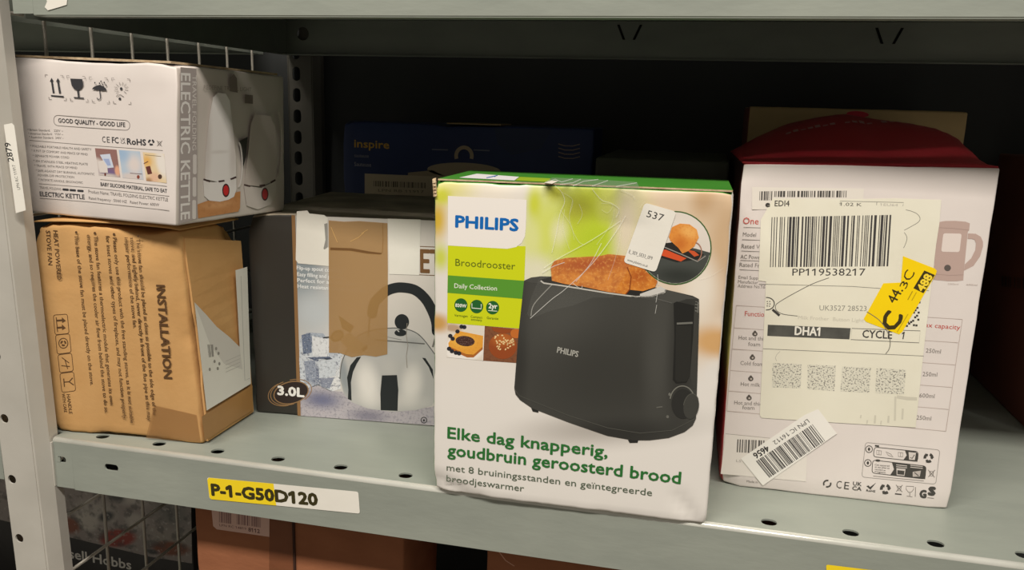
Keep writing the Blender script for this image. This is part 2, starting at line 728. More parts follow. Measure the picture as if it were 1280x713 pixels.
def shelf(parent, z, x0, x1, lx0, lip_slots=(), hole_phase=-0.1767, holes=True, ret_holes=False, v_slots=()):
    m = MB()
    hx = []
    if holes:
        k = math.ceil((lx0 + 0.015 - hole_phase) / 0.0515)
        while hole_phase + k * 0.0515 < x1 - 0.02:
            hx.append((hole_phase + k * 0.0515, 0.0130, 0.0052, 0.0046))
            k += 1
    # top plate: row of slots along the front, plain behind
    m.strip(lambda a, b: (a, b, z), lx0, x1, 0.0026, 0.024, hx)
    m.quad((x0, 0.024, z), (x1, 0.024, z), (x1, DEP, z), (x0, DEP, z))
    if x0 < lx0:
        m.quad((x0, 0.012, z), (lx0, 0.012, z), (lx0, 0.024, z), (x0, 0.024, z))
    # rounded front edge
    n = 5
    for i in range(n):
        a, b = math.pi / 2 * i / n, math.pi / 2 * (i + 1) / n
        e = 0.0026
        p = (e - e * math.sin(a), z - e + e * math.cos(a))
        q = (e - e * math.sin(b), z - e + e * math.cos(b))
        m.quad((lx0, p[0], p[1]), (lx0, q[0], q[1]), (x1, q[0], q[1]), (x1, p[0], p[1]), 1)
    # lip with slots, chamfered at the lower left end
    xs = lx0 + 0.017
    m.strip(lambda a, b: (a, 0, z + b), lx0, xs, -LIP, -0.0026, [s_ for s_ in lip_slots if s_[0] < xs], 0, 0.03)
    m.strip(lambda a, b: (a, 0, z + b), xs, x1, -LIP - 0.0012, -0.0026, [s_ for s_ in lip_slots if s_[0] >= xs])
    rh = []
    if ret_holes:
        k = lx0 + 0.04
        while k < x1 - 0.02:
            rh.append((k, 0.0045, 0.0022, 0.0012))
            k += 0.0515
    m.strip(lambda a, b: (a, b, z - LIP - 0.0012), xs, x1, 0.0, 0.012, rh)
    m.quad((xs, 0.012, z - LIP - 0.0012), (x1, 0.012, z - LIP - 0.0012), (x1, 0.012, z - LIP + 0.006), (xs, 0.012, z - LIP + 0.006))
    # rear and side lips
    m.strip(lambda a, b: (a, DEP, z + b), x0, x1, -LIP, 0, [(x0 + 0.022, -0.016, 0.008, 0.008)], 0, 0.03)
    m.quad((x0, DEP - 0.012, z - LIP), (x1, DEP - 0.012, z - LIP), (x1, DEP, z - LIP), (x0, DEP, z - LIP))
    m.quad((x0, 0.03, z - LIP), (x0, DEP, z - LIP), (x0, DEP, z), (x0, 0.03, z))
    m.quad((x1, 0.0, z - LIP), (x1, DEP, z - LIP), (x1, DEP, z), (x1, 0.0, z))
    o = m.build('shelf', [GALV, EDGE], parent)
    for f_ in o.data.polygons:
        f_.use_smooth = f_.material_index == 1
    solidify(o, 0.0012, 0)
    for (cx, cz) in v_slots:
        for sgn in (-1, 1):
            mb = MB()
            xx = cx + sgn * 0.009
            mb.prism([(xx + sgn * 0.0035 - 0.0014, DEP - 0.0012, cz + 0.008), (xx + sgn * 0.0035 + 0.0014, DEP - 0.0012, cz + 0.008),
                      (xx - sgn * 0.0035 + 0.0014, DEP - 0.0012, cz - 0.008), (xx - sgn * 0.0035 - 0.0014, DEP - 0.0012, cz - 0.008)], (0, 0.0003, 0))
            mb.build('slot', [ink((12, 12, 12), 0.9)], o)
    return o


XR = 0.604
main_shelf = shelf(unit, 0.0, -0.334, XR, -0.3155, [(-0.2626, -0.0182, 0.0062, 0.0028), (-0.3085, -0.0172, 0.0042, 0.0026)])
main_shelf['label'] = 'shelf with yellow and white location label on its lip'
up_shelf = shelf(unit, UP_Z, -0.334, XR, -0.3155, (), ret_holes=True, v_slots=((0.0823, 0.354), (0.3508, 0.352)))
up_shelf['label'] = 'upper shelf seen from below'
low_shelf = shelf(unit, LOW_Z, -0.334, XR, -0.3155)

# hook tab of the lip
m = MB()
m.box((-0.3135, -0.0008, -0.0195), (-0.3098, 0.0004, -0.0155))
m.build('hook_tab', [GALV], main_shelf)
m = MB()
m.box((-0.3166, -0.0022, -LIP + 0.001), (-0.3152, 0.004, -0.003))
m.build('lip_end', [GALV_POST], main_shelf)


def post(parent, x0, x1, y0, mirror=1, z0=FLOOR_Z, z1=1.0, phase=0.0174, pitch=0.0513, hx=None, hr=(0.0038, 0.0038), lean=0.0, mat=None):
    """folded sheet post, face at y0, slanted flanks going back"""
    m = MB()
    hl = []
    k = math.ceil((z0 + 0.03 - phase) / pitch)
    while phase + k * pitch < z1 - 0.02:
        hl.append((phase + k * pitch, hx if hx else (x0 + x1) / 2, hr[1], hr[0]))
        k += 1
    m.strip(lambda a, b: (b, y0, a), z0, z1, x0, x1, hl)
    s = mirror
    xa, ya = x1 + 0.0012, y0 + 0.0006 * s
    m.quad((x1, y0, z0), (xa, ya, z0), (xa, ya, z1), (x1, y0, z1))
    m.quad((xa, ya, z0), (x1 + 0.0068, y0 + 0.010 * s, z0), (x1 + 0.0068, y0 + 0.010 * s, z1), (xa, ya, z1))
    m.quad((x1 + 0.0068, y0 + 0.010 * s, z0), (x1 + 0.0068, y0 + 0.019 * s, z0), (x1 + 0.0068, y0 + 0.019 * s, z1), (x1 + 0.0068, y0 + 0.010 * s, z1))
    m.quad((x0, y0, z0), (x0 - 0.0068, y0 + 0.010 * s, z0), (x0 - 0.0068, y0 + 0.010 * s, z1), (x0, y0, z1))
    m.quad((x0 - 0.0068, y0 + 0.010 * s, z0), (x0 - 0.0068, y0 + 0.019 * s, z0), (x0 - 0.0068, y0 + 0.019 * s, z1), (x0 - 0.0068, y0 + 0.010 * s, z1))
    for v in m.v:
        v.x += lean * v.z
    o = m.build('post', [mat or GALV_POST], parent)
    solidify(o, 0.0012, 0)
    return o


front_post = post(unit, -0.3536, -0.3242, -0.012, hx=-0.347, lean=-0.026)
post(unit, 0.6125, 0.642, -0.012)
# rear posts: row of oblong holes
post(unit, -0.334, -0.304, DEP + 0.004, -1 if False else 1, phase=0.02, pitch=0.0257, hr=(0.0052, 0.0085), hx=-0.324, mat=POST_SHADED)
post(unit, 0.6125, 0.642, DEP + 0.004)


def wire_panel(parent, x, z0, z1, y0, ny, zs, pitch=0.0525):
    p = bpy.data.objects.new('wire_panel', None)
    p.empty_display_size = 0.02
    COL.objects.link(p)
    p.parent = parent
    p.location = Vector((x, y0, z0)) - wloc(parent)
    R = 0.0015

    def rod(a, b):
        d = (Vector(b) - Vector(a))
        q = d.to_track_quat('Z', 'Y')
        v, f = [], []
        for k in (0, 1):
            for i in range(8):
                t = i * math.pi / 4
                v.append(Vector(a) + d * k + q @ Vector((R * math.cos(t), R * math.sin(t), 0)))
        for i in range(8):
            j = (i + 1) % 8
            f.append((i, j, j + 8, i + 8))
        f += [tuple(range(7, -1, -1)), tuple(range(8, 16))]
        me = bpy.data.meshes.new('wire')
        me.from_pydata([tuple(c) for c in v], [], f)
        me.materials.append(WIRE)
        for pl in me.polygons:
            pl.use_smooth = True
        return me
    mv = rod((0, 0, 0), (0, 0, z1 - z0))
    mh = rod((0, 0, 0), (0, pitch * (ny - 1), 0))
    for i in range(ny):
        o = bpy.data.objects.new('wire', mv)
        COL.objects.link(o)
        o.parent = p
        o.location = (0, pitch * i, 0)
    for z in zs:
        o = bpy.data.objects.new('wire', mh)
        COL.objects.link(o)
        o.parent = p
        o.location = (0.003, 0, z - z0)
    return p


wire_panel(unit, -0.3535, 0.002, 0.3600, 0.0172, 8, [0.0175 + 0.0519 * k for k in range(7)], 0.0535)
wire_panel(unit, -0.3535, LOW_Z + 0.004, -0.008, 0.0415, 8, [-0.0405 - 0.0535 * k for k in range(6)], 0.0535)

# neighbouring bay on the left
nb = thing('shelving_unit', 'neighbouring galvanised shelving bay seen through the wire side panel', 'shelving', (-0.38, 0.0, FLOOR_Z))
for z in (0.0, UP_Z, LOW_Z):
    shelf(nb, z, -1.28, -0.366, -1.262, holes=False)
post(nb, -1.3180, -1.2886, -0.012)
post(nb, -1.3180, -1.2886, DEP + 0.004)

# ---- labels stuck on the shelving
FL = Face((0, -0.0008, 0), (0, -1, 0))
p = Print(FL, 2)
YEL = surf('yellow_label_paper', (246, 216, 32), (250, 221, 40), 20, 0.45)
lab = [(259, 597), (448, 615), (450, 642.5), (262, 624)]
p.rrect(lab, 3, PAPER)
p.poly([(261, 597.3), (342, 604.9), (345.5, 632.2), (264, 624.4), (262, 622), (259.3, 600)], YEL, 1)
p.text('P-1-G50D120', (264.5, 619), (398, 632), 13.5, (58, 52, 22), 2, 0.055)
p.build('shelf_label', main_shelf, 'yellow and white paper label reading P-1-G50D120')
p = Print(FL, 2)
p.rrect([(1032.5, 706), (1205, 727), (1206, 757), (1034.5, 735)], 3, YEL)
p.build('shelf_label', main_shelf, 'plain yellow paper label')
p = Print(FL, 2)
p.poly([(56, -6), (84.5, -6), (83.5, 6), (74, 9), (60, 13), (56, 9), (59, 2)], PAPER)
p.build('shelf_label', up_shelf, 'torn white paper remnant')
FP = Face((-0.3230, -0.0116, 0), (0.83, -0.56, 0))
p = Print(FP, 3)
FPl = Face((-0.3236, -0.0124, 0), (0.25, -0.97, 0))
p = Print(FPl, 3)
p.poly([(5, 156), (15, 154), (18, 157), (32.5, 263), (20, 266.5)], PAPER)
p.text('2879', (17.5, 202), (12.8, 178), 7, (40, 40, 40), 1, 0.015)
p.text('LPN RC 11917', (25.5, 237), (19.0, 206), 3.6, (110, 110, 105), 1)
p.build('post_label', front_post, 'narrow white paper label reading 2879')


# ================================================================== cartons
def add_carton(name, label, cat, front, depth, mats, back_right=None, group=None, **kw):
    TL, TR, BR, BL, n = front
    d = -n * depth
    TR2, BR2 = (TR + d, BR + d) if back_right is None else back_right
    TL2, BL2 = TL + (TR2 - TR), BL + (BR2 - BR)
    base = (BL + BR + BL2 + BR2) / 4
    t = thing(name, label, cat, base, group)
    b = carton('body', [TL, TR, BR, BL, TL2, TR2, BR2, BL2], mats, t, **kw)
    return t, b, [TL, TR, BR, BL, TL2, TR2, BR2, BL2]


# ---------------------------------------------------------------- toaster carton
fr = front_corners((541, 614.5), (882.5, 657), (542.5, 225.5), (918, 240.5), 0.0005)
E_N = fr[4]
FE = Face(fr[3], E_N)
FEb = FE
bgE = picture('toaster_carton_backdrop', FE, (229, 224, 217), [
    (600, 235, 60, 30, 0, (236, 228, 212), .9),
    (560, 235, 40, 34, 0, (228, 222, 150), .9),
    (547, 275, 16, 34, 0, (214, 180, 62), .9),
    (552, 245, 16, 14, 0, (208, 212, 70), .8),
    (551, 322, 14, 22, 0, (206, 214, 90), .9),
    (546, 404, 22, 15, 0, (205, 160, 92), .75),
    (790, 420, 170, 90, 0, (222, 205, 182), .8),
    (860, 270, 120, 150, 0, (222, 200, 172), .8),
    (905, 300, 28, 120, 0, (206, 176, 140), .9),
    (880, 250, 22, 30, 0, (200, 168, 130), .9),
    (875, 360, 30, 50, 0, (234, 226, 212), .9),
    (895, 428, 42, 24, 0, (212, 168, 112), .7),
    (735, 285, 80, 120, 0, (200, 214, 52), .75),
    (680, 290, 30, 70, 0, (214, 222, 110), .9),
    (668, 255, 12, 28, 0, (206, 214, 70), .9),
    (664, 300, 16, 32, 0, (222, 226, 150), .9),
    (695, 240, 16, 16, 0, (192, 196, 60), .9),
    (722, 262, 26, 26, 0, (166, 166, 44), .9, .75),
    (700, 290, 15, 22, 0, (236, 232, 200), .95, .7),
    (745, 300, 40, 36, 0, (186, 208, 30), .9),
    (760, 255, 18, 30, 0, (214, 220, 110), .9),
    (783, 285, 22, 75, 0, (228, 216, 190), .9),
    (672, 340, 26, 26, 0, (228, 226, 196), .9),
    (885, 560, 300, 110, 0, (230, 226, 220), .35),
    (640, 600, 330, 140, 0, (231, 227, 221), .3),
    (552, 440, 34, 22, 0, (230, 225, 217), .6),
    (905, 470, 34, 22, 0, (229, 225, 219), .6),
    (755, 536, 135, 28, 10, (172, 167, 160), .95, .85),
])
fr_mats = [bgE, GREEN, GREEN, WHITE, GREEN, WHITE]
tE, bE, cE = add_carton('toaster_carton', 'toaster box with lime green panels and a picture of a black toaster', 'carton',
                        fr[:5], 0.0875, fr_mats, seed=1,
                        face=FE, step=0.0045,
                        dents=[(0, 0, 1, .008, (.0018, .001, -.0016)), (0, 0, 0, .014, (.0010, .0030, .0012)), (1, 0, 0, .005, (-.001, .001, .0006)), (1, 0, 1, .008, (-.001, .0015, -.001))]
                        + [(.895 + .06 * k, 0, .085 - .077 * k, .0065, (0, .0011, 0)) for k in (0, .2, .4, .6, .8, 1.0)]
                        + [(.01 + .11 * k, 0, .052 - .046 * k, .0075, (0, .0011, 0)) for k in (0, .2, .4, .6, .8, 1.0)]
                        + [(.02 + .16 * k, 0, .014 - .01 * k, .006, (0, .0009, .0004)) for k in (0, .25, .5, .75, 1.0)])
p = Print(FE, 1)
LIME = (206, 216, 22)
p.poly([(560, 304), (657, 308), (655.5, 352), (650, 411), (559, 404)], LIME)
p.poly([(560, 344.3), (655.5, 351.2), (653, 373.8), (559.4, 366.2)], (88, 152, 48), 1)
wt = [(560, 245), (658.3, 250)] + [(657.3, 285), (656.2, 296), (652, 304), (645, 309), (634, 311.2)] + [(560, 307)]
p.poly(wt, (240, 235, 229), 1)
p.text('PHILIPS', (568.9, 283.8), (648.3, 288.8), 14, (10, 104, 184), 2, 0.045)
p.text('Broodrooster', (569.3, 332.3), (644, 337.2), 8.7, (98, 112, 22), 2)
p.text('Daily Collection', (568, 360), (621.3, 363.5), 5.6, (232, 236, 220), 2, 0.008)
for (cx, cy) in ((576.2, 381.6), (595.9, 383.4), (615.8, 384.8)):
    p.ell(cx, cy, 8.2, 8.5, (34, 98, 44), 1)
p.text('830W', (569.2, 383.6), (583.2, 384.8), 4.0, (240, 242, 230), 2, 0.03)
p.stroke([(590, 379.5), (590, 385.2), (601.6, 386.2), (601.6, 380.4)], 1.0, (240, 242, 230), 2)
p.text('2yr', (610.6, 385.3), (621.8, 386.2), 6.0, (240, 242, 230), 2, 0.03)
p.stroke([(610.2, 388.3), (621.5, 389.2)], 0.9, (220, 230, 210), 2)
p.text('Vermogen', (568, 395.6), (584.6, 396.9), 2.9, (70, 96, 24), 2)
p.text('Compact', (588.4, 397.3), (603, 398.4), 2.9, (70, 96, 24), 2)
p.text('ontwerp', (588.8, 400.8), (602.4, 401.9), 2.9, (70, 96, 24), 2)
p.text('Garantie', (608.5, 398.8), (623, 399.9), 2.9, (70, 96, 24), 2)
p.build('brand_panel', tE, 'lime green panel with blue lettering on a white tab')

# the two small food pictures
p = Print(FE, 1)
plate = picture('plate_picture', FE, (226, 218, 204), [(580, 436, 28, 17, 8, (240, 236, 230), .2), (566, 410, 14, 6, 0, (190, 160, 130), .6)])
p.poly([(560, 404.2), (606, 407.8), (604, 451), (558.4, 446.8)], plate, 1)
toastp = picture('toast_picture', FE, (232, 164, 60), [(578, 427, 20, 10, 8, (240, 182, 76), .7)], [(900, (196, 120, 40), .5, .8, .5)])
p.poly([(560.5, 429), (572, 413.5), (604, 420), (603.6, 434), (592, 444), (583, 443.5), (561, 433.5)], toastp, 2)
p.poly([(561, 433), (583, 443), (592, 443.6), (603.6, 433.4), (603.4, 437), (592, 447), (584, 447), (562, 437)], (176, 104, 44), 2)
jam = picture('jam_picture', FE, (66, 40, 34), (), [(1400, (150, 120, 112), .55, .7, 1)])
p.ell(581.5, 426.5, 12, 6.4, jam, 3, 6)
for i, (x, y) in enumerate(((563, 420), (566, 423.5), (572, 414.5), (577, 408.5), (561.5, 436), (565, 439), (570, 441), (574, 441.8), (580.5, 409))):
    p.ell(x, y, 2.8, 2.6, (42, 42, 50), 3 if y < 415 else 4, n=10)
wood = picture('wood_picture', FE, (128, 80, 52), [(640, 412, 30, 8, 0, (150, 96, 60), .9)], [(500, (100, 60, 40), .5, .75, .8)])
p.poly([(606, 407.8), (652, 411.6), (650, 454.2), (604, 451)], wood, 1)
bun = picture('bun_picture', FE, (150, 72, 30), [(628, 424, 18, 12, 0, (186, 104, 44), .9)])
p.ell(628.5, 433, 17.5, 16, bun, 2, 4)
p.poly([(614, 409), (640, 411.2), (638, 416), (628, 417.5), (617, 414)], (148, 74, 34), 2)
p.ell(645, 417, 7, 6, (196, 110, 46), 2)
rnd = random.Random(5)
for i in range(34):
    a, r_ = rnd.uniform(0, 6.28), rnd.uniform(0, 1) ** .6
    x, y = 628 + 15 * r_ * math.cos(a), 428 + 9.5 * r_ * math.sin(a)
    p.ell(x, y, 1.5, 0.9, (236, 206, 150), 3, rnd.uniform(0, 180), 7)
p.stroke([(605.4, 407.5), (603.6, 451)], 0.8, (236, 230, 222), 4)
p.build('food_pictures', tE, 'two small pictures of toast with jam and a seeded bun')

# picture of the toaster
p = Print(FE, 1)
tbody = picture('black_toaster_picture', FE, (66, 66, 62), [
    (650, 430, 14, 110, 0, (50, 50, 47), .8), (700, 400, 60, 70, 0, (76, 76, 72), .95), (760, 470, 110, 80, 8, (56, 56, 52), .9),
    (822, 440, 22, 110, 2, (72, 72, 68), .9), (855, 430, 22, 120, 0, (48, 48, 45), .8), (760, 545, 110, 24, 10, (46, 46, 43), .8)])
outline = [(655.2, 351), (664, 347), (676, 345.5), (700, 346), (823.5, 360), (849, 366), (866, 370), (873.8, 374), (874, 394.5), (871.5, 480), (870, 523.5),
           (866, 532), (856, 540), (836, 547.5), (812, 550.5), (791, 550.5), (759, 544.8), (710.6, 528), (665.5, 510.6), (650, 500), (644.5, 493), (643, 485), (648, 420)]
p.poly(outline, tbody, 4)
ttop = picture('toaster_top_picture', FE, (74, 74, 70), [(760, 362, 90, 6, 8, (84, 84, 80), .9)])
p.poly([(656, 351.5), (664, 347.3), (676, 346), (700, 346), (823.5, 360.3), (849, 366.3), (872, 373.5), (858, 374), (842, 379.5), (815, 375.5), (740, 363.5), (690, 357), (664, 353.5)], ttop, 5)
p.poly([(674, 350), (690, 346), (823, 360), (833, 362.5), (832, 367), (806, 371.5), (784, 370.5), (690, 355.5)], (40, 39, 37), 6)
p.stroke([(676, 351), (680, 354), (705, 357.5), (760, 366.5), (795, 371), (815, 370), (831, 365.5), (832, 362)], 1.8, (196, 194, 186), 7)
p.poly([(800, 367.5), (826, 358), (833, 362), (830, 367), (812, 371), (800, 371)], (206, 204, 198), 7)
toast = picture('toast_slices_picture', FE, (216, 134, 50), [(740, 330, 70, 12, 8, (178, 84, 28), .9), (735, 350, 45, 10, 8, (222, 142, 56), .9), (800, 345, 18, 12, 30, (186, 96, 32), .9)],
                [(220, (178, 92, 30), .42, .66, .7), (520, (240, 174, 88), .52, .72, .6), (1100, (160, 78, 26), .55, .8, .45)])
p.poly([(741, 322), (760.7, 317.6), (783, 320), (796, 328), (813, 344), (822, 351.5), (819, 359), (803.6, 364), (785, 362), (770, 340)], toast, 8)
p.poly([(688.6, 334), (693, 326), (708, 322.4), (741.6, 320.5), (770, 325), (784, 334), (789, 346), (787, 362), (782, 368), (760, 365), (729.7, 358.5), (706, 355), (690, 351)], toast, 9)
p.stroke([(784, 334), (789, 346), (787, 362), (782, 368)], 1.4, (140, 66, 24), 10)
p.stroke([(789, 371), (815, 371.8), (840, 379)], 1.0, (96, 96, 92), 7)
p.poly([(842, 379), (846, 377), (868, 382), (866.5, 420), (862.5, 470), (858, 478.5), (845, 479.6), (841, 475), (843, 420)], (34, 34, 32), 6)
p.poly([(868, 382), (873.6, 383.5), (871, 486), (866, 486), (862.5, 470), (866.5, 420)], (62, 62, 58), 6)
p.stroke([(846, 404.6), (865.8, 403.6)], 2.4, (112, 112, 106), 7)
p.poly([(845, 407), (864.5, 407), (862.5, 470), (858, 477), (846, 477.5), (844, 474)], (42, 42, 39), 7)
p.stroke([(869.5, 377), (872.5, 378), (872, 391)], .9, (128, 128, 122), 8)
for y in (380.5, 384.5, 388.5):
    p.stroke([(868.8, y), (872, y + .6)], .9, (130, 130, 124), 8)
p.arc(853, 502, 15.5, 19.5, 1.4, (120, 120, 112), 7, 190, 330)
p.ell(854, 505, 14.5, 18.5, (44, 44, 42), 8)
p.ell(864, 508, 9.6, 16, (64, 64, 60), 9, 8)
p.arc(864, 508, 9.6, 16, .9, (86, 86, 80), 10, 180, 320, 8)
p.ell(837, 493, 1.6, 2, (110, 110, 104), 7)
p.ell(834.5, 521, 1.8, 2, (104, 104, 98), 7)
p.stroke([(820.5, 509.5), (828, 508.5)], 1.6, (100, 100, 94), 7)
p.stroke([(643.5, 487), (650, 495), (711, 519.5), (760, 535), (800, 541.5), (840, 538), (868, 524)], .8, (84, 84, 78), 7)
p.poly([(664, 510), (673, 513.6), (673, 516), (666, 514.5)], (40, 40, 38), 3)
p.poly([(785, 550), (798, 550), (797, 553.6), (787, 553.8)], (40, 40, 38), 3)
p.text('PHILIPS', (696, 440.6), (722.5, 446.4), 7.0, (172, 172, 164), 7, 0.03)
p.build('toaster_picture', tE, 'printed picture of a black two slot toaster')

# round inset picture
p = Print(FE, 1)
ringm = picture('inset_picture', FE, (224, 216, 206), [(850, 285, 44, 20, 0, (230, 222, 212), .9)])
p.ell(844, 310, 45.6, 46.2, (58, 96, 46), 2, n=40)
p.ell(844, 310, 44, 44.6, ringm, 3, n=40)
cl = []
for i in range(25):
    t = math.radians(12 + (168 - 12) * i / 24)
    cl.append((844 + 43.6 * math.cos(t), 310 + 44.2 * math.sin(t)))
dkp = picture('inset_toaster_picture', FE, (70, 74, 70), [(850, 345, 40, 14, 0, (48, 52, 48), .9)])
p.poly([(888, 316)] + cl + [(802, 305), (836, 304), (870, 311)], dkp, 4)
p.poly([(815, 306), (840, 303), (880, 318), (874, 324), (846, 328), (812, 318)], (40, 38, 36), 5)
p.poly([(824, 313), (832, 312), (858, 323), (851, 327), (822, 318)], (214, 84, 42), 6)
p.poly([(858, 312), (868, 314), (874, 319), (868, 321)], (206, 88, 46), 6)
p.stroke([(828, 308), (852, 318), (872, 327), (882, 320)], 1.3, (150, 146, 140), 6)
p.arc(868, 315, 9, 12, 1.2, (168, 120, 100), 8, -80, 60)
crs = picture('roll_picture', FE, (226, 146, 62), [(862, 290, 16, 10, -20, (240, 178, 96), .9), (850, 305, 12, 12, 0, (206, 118, 44), .9)], [(600, (196, 110, 44), .5, .8, .6)])
p.poly([(836, 296), (840, 284), (850, 279.5), (862, 280.5), (871, 287), (873.5, 297), (868, 308), (860, 314), (853, 317), (848, 310), (838, 301)], crs, 7)
p.build('inset_picture', tE, 'round green-rimmed picture of a bread roll on a toaster')

# headline
p = Print(FE, 1)
GRN = (42, 112, 50)
p.text('Elke dag knapperig,', (559.2, 547.6), (759.5, 571.8), 13.6, GRN, 4, 0.022)
p.text('goudbruin geroosterd brood', (559.2, 569.0), (850.8, 605.0), 13.8, GRN, 4, 0.022)
p.text('met 8 bruiningsstanden en ge\u00efntegreerde', (558.4, 588.2), (815, 620.2), 8.0, (84, 98, 78), 4)
p.text('broodjeswarmer', (558.2, 602.0), (655, 614.8), 8.0, (84, 98, 78), 4)
p.build('headline_text', tE, 'dark green headline lettering')

# top of the toaster carton
topz = (cE[0] + cE[1]) / 2
TN = (cE[1] - cE[0]).cross(cE[4] - cE[0]).normalized()
FT = Face(cE[0] + TN * 0.0012, TN, Vector((0, 1, 0)))
m = MB()
fpts = [cE[0].lerp(cE[1], .012), cE[0].lerp(cE[1], .995), cE[5].lerp(cE[4], .005), cE[4].lerp(cE[5], .012)]
fpts = [a + Vector((0, .0012 if i < 2 else -.001, 0)) for i, a in enumerate(fpts)]
m.prism(fpts, TN * 0.0011, 0, 1)
m.build('top_flap', [GREEN, CARD_EDGE], tE)
p = Print(FT, 1)
p.poly([(574, 222.3), (596, 217.4), (649, 221.3), (643, 225.8)], (226, 224, 226))
p.stroke([(608, 222.6), (616, 221), (622, 219.6), (618, 221.4)], 1.1, (70, 110, 180), 1)
p.build('logo_print', tE)
p = Print(FT, 1)
p.poly([(644, 225.8), (650, 221.4), (688, 223.3), (688, 228.0)], (150, 176, 40))
p.build('lime_print', tE)

# price-tracking sticker
p = Print(FE, 13)
p.rrect([(806, 253.3), (845.6, 264.6), (819.6, 340.4), (779.2, 327.8)], 5, PAPER)
p.text('537', (807.8, 270.8), (828.2, 276.8), 8.6, (52, 52, 54), 1)
p.text('E_3E9_5E33_0F9', (785.8, 316.2), (815, 325), 4.2, (86, 86, 86), 1)
p.text('www.jobalots.co.uk', (784, 326), (809.4, 334.2), 3.2, (86, 86, 86), 1)
p.build('sticker', tE, 'white sticker numbered 537')

# clear packing tape with creases
tapem = film('clear_tape', (235, 238, 230), 0.022, 0.12)
crease_glint = film('tape_crease', (252, 252, 246), 0.50, 0.3)  # pale strokes: frosted folds with their light reflections painted in
crease_glint_soft = film('tape_crease_glint_soft', (246, 246, 236), 0.28, 0.3)
p = Print(FE, 11)
edge = [(684, 230), (700, 229.5), (760, 232), (806, 236), (808, 262), (800, 300), (790, 330), (776, 352), (766, 372), (742, 372), (716, 382), (690, 388), (664, 398), (659, 393), (664, 372), (682, 330), (690, 290), (694, 255)]
p.poly(edge, tapem)
for pts_, wd, mt in [
    ([(663, 398), (690, 374), (706, 362), (740, 330), (770, 290), (782, 270)], 1.2, crease_glint),
    ([(680, 335), (700, 322), (740, 300), (776, 276)], 1.0, crease_glint),
    ([(678, 341), (692, 333), (706, 328)], 1.3, crease_glint),
    ([(664, 395), (668, 380), (690, 356)], 1.6, crease_glint_soft),
    ([(694, 232), (702, 240), (706, 252), (700, 268), (696, 290), (690, 316)], .9, crease_glint),
    ([(702, 240), (716, 250), (712, 268)], .8, crease_glint_soft),
    ([(706, 262), (704, 285), (712, 312)], .8, crease_glint_soft),
    ([(716, 250), (712, 275), (722, 300), (730, 306)], .8, crease_glint_soft),
    ([(740, 236), (752, 250), (764, 254), (774, 262), (770, 272)], 1.0, crease_glint),
    ([(752, 254), (766, 256), (760, 266), (752, 262)], .9, crease_glint_soft),
    ([(776, 238), (790, 244), (794, 250)], 1.2, crease_glint_soft),
    ([(768, 262), (764, 280), (746, 306)], .8, crease_glint_soft),
    ([(752, 304), (738, 330), (720, 352)], 1.1, crease_glint),
    ([(774, 262), (776, 290), (770, 320), (760, 350)], .8, crease_glint_soft),
    ([(700, 262), (714, 282), (718, 300)], .8, crease_glint_soft),
    ([(724, 255), (728, 268), (722, 280)], .8, crease_glint_soft),
    ([(716, 354), (726, 361), (728, 357)], 1.0, crease_glint),
    ([(822, 343), (823, 356)], .9, crease_glint), ([(822, 366), (820, 378)], .9, crease_glint), ([(821, 381), (819, 392)], .8, crease_glint),
    ([(800, 260), (806, 252)], .8, crease_glint_soft), ([(874, 349), (888, 345), (905, 335)], .5, crease_glint_soft)]:
    p.curve(pts_, wd * .72, mt, 1)
p.build('packing_tape', tE, 'clear creased packing tape')
p = Print(FT, 2)
p.poly([(680, 229), (690, 222.4), (740, 224.4), (796, 228), (800, 236.4), (740, 233.6)], film('clear_tape_top', (220, 235, 205), 0.30, .15))
for a in ([(682, 228.5), (694, 224.5), (702, 228), (716, 224)], [(700, 231), (716, 229), (726, 224.5)], [(716, 233), (730, 227), (748, 224.8)], [(740, 233), (752, 229), (760, 226)], [(770, 233.5), (796, 229)]):
    p.stroke(a, 1.0, crease_glint, 1)
p.poly([(680, 229), (688, 226.3), (698, 226.6), (690, 230.2)], (236, 228, 214), 1)
p.build('packing_tape', tE, 'clear creased packing tape')
m = MB()
B0 = cE[0]
for i in range(5):
    a = B0 + Vector((-0.0008 + .0006 * i * .3, -.0006, -.002 - .0022 * i))
    m.prism([a, a + Vector((.0022, -.0012, .0005)), a + Vector((.0016, .0008, .0030)), a + Vector((-.0004, .0006, .0024))], Vector((.0002, .0012, .0006)))
m.build('torn_corner', [CARD_EDGE], tE)

# ---------------------------------------------------------------- cardboard carton (stove fan), lower left
fr = front_corners((63, 539), (254, 556.5), (37.5, 280), (224.5, 289), 0.0005)
brb = onZ(316.2, 516.3, 0.0005)
trb = Vector((brb.x - 0.004, brb.y - .004, fr[1].z))
tB, bB, cB = add_carton('cardboard_carton', 'brown cardboard box with INSTALLATION printed sideways, under the white kettle box', 'carton',
                        fr, 0.08, [KRAFT] * 6, (trb, brb), r=0.003, seed=2, wear=0.0012, step=0.005,
                        dents=[(.12 + .07 * k, 0, .745 + .012 * math.sin(k), .007, (0, .0011, 0)) for k in range(11)] + [(0, 0, 1, .02, (.004, .002, -.003)), (.75, 0, 1, .03, (0, .003, -.0035)), (.35, 0, 1, .03, (0, .001, .0015)),
                               (1, 1, 1, .03, (-.010, 0, -.008)), (0, 0, 0, .012, (.003, .002, .002)), (1, 0, .5, .06, (-.0015, .001, 0)), (.55, 0, 0, .05, (0, .0014, .002))])
FBf = Face(fr[3], fr[4])
sd = (cB[6] - cB[2])
FBs = Face(cB[2], Vector((sd.y, -sd.x, 0)))
BR_ = (92, 66, 42)
p = Print(FBf, 2)
p.text('INSTALLATION', (195.5, 356), (205.2, 473.6), 10.2, BR_, 0, 0.03)
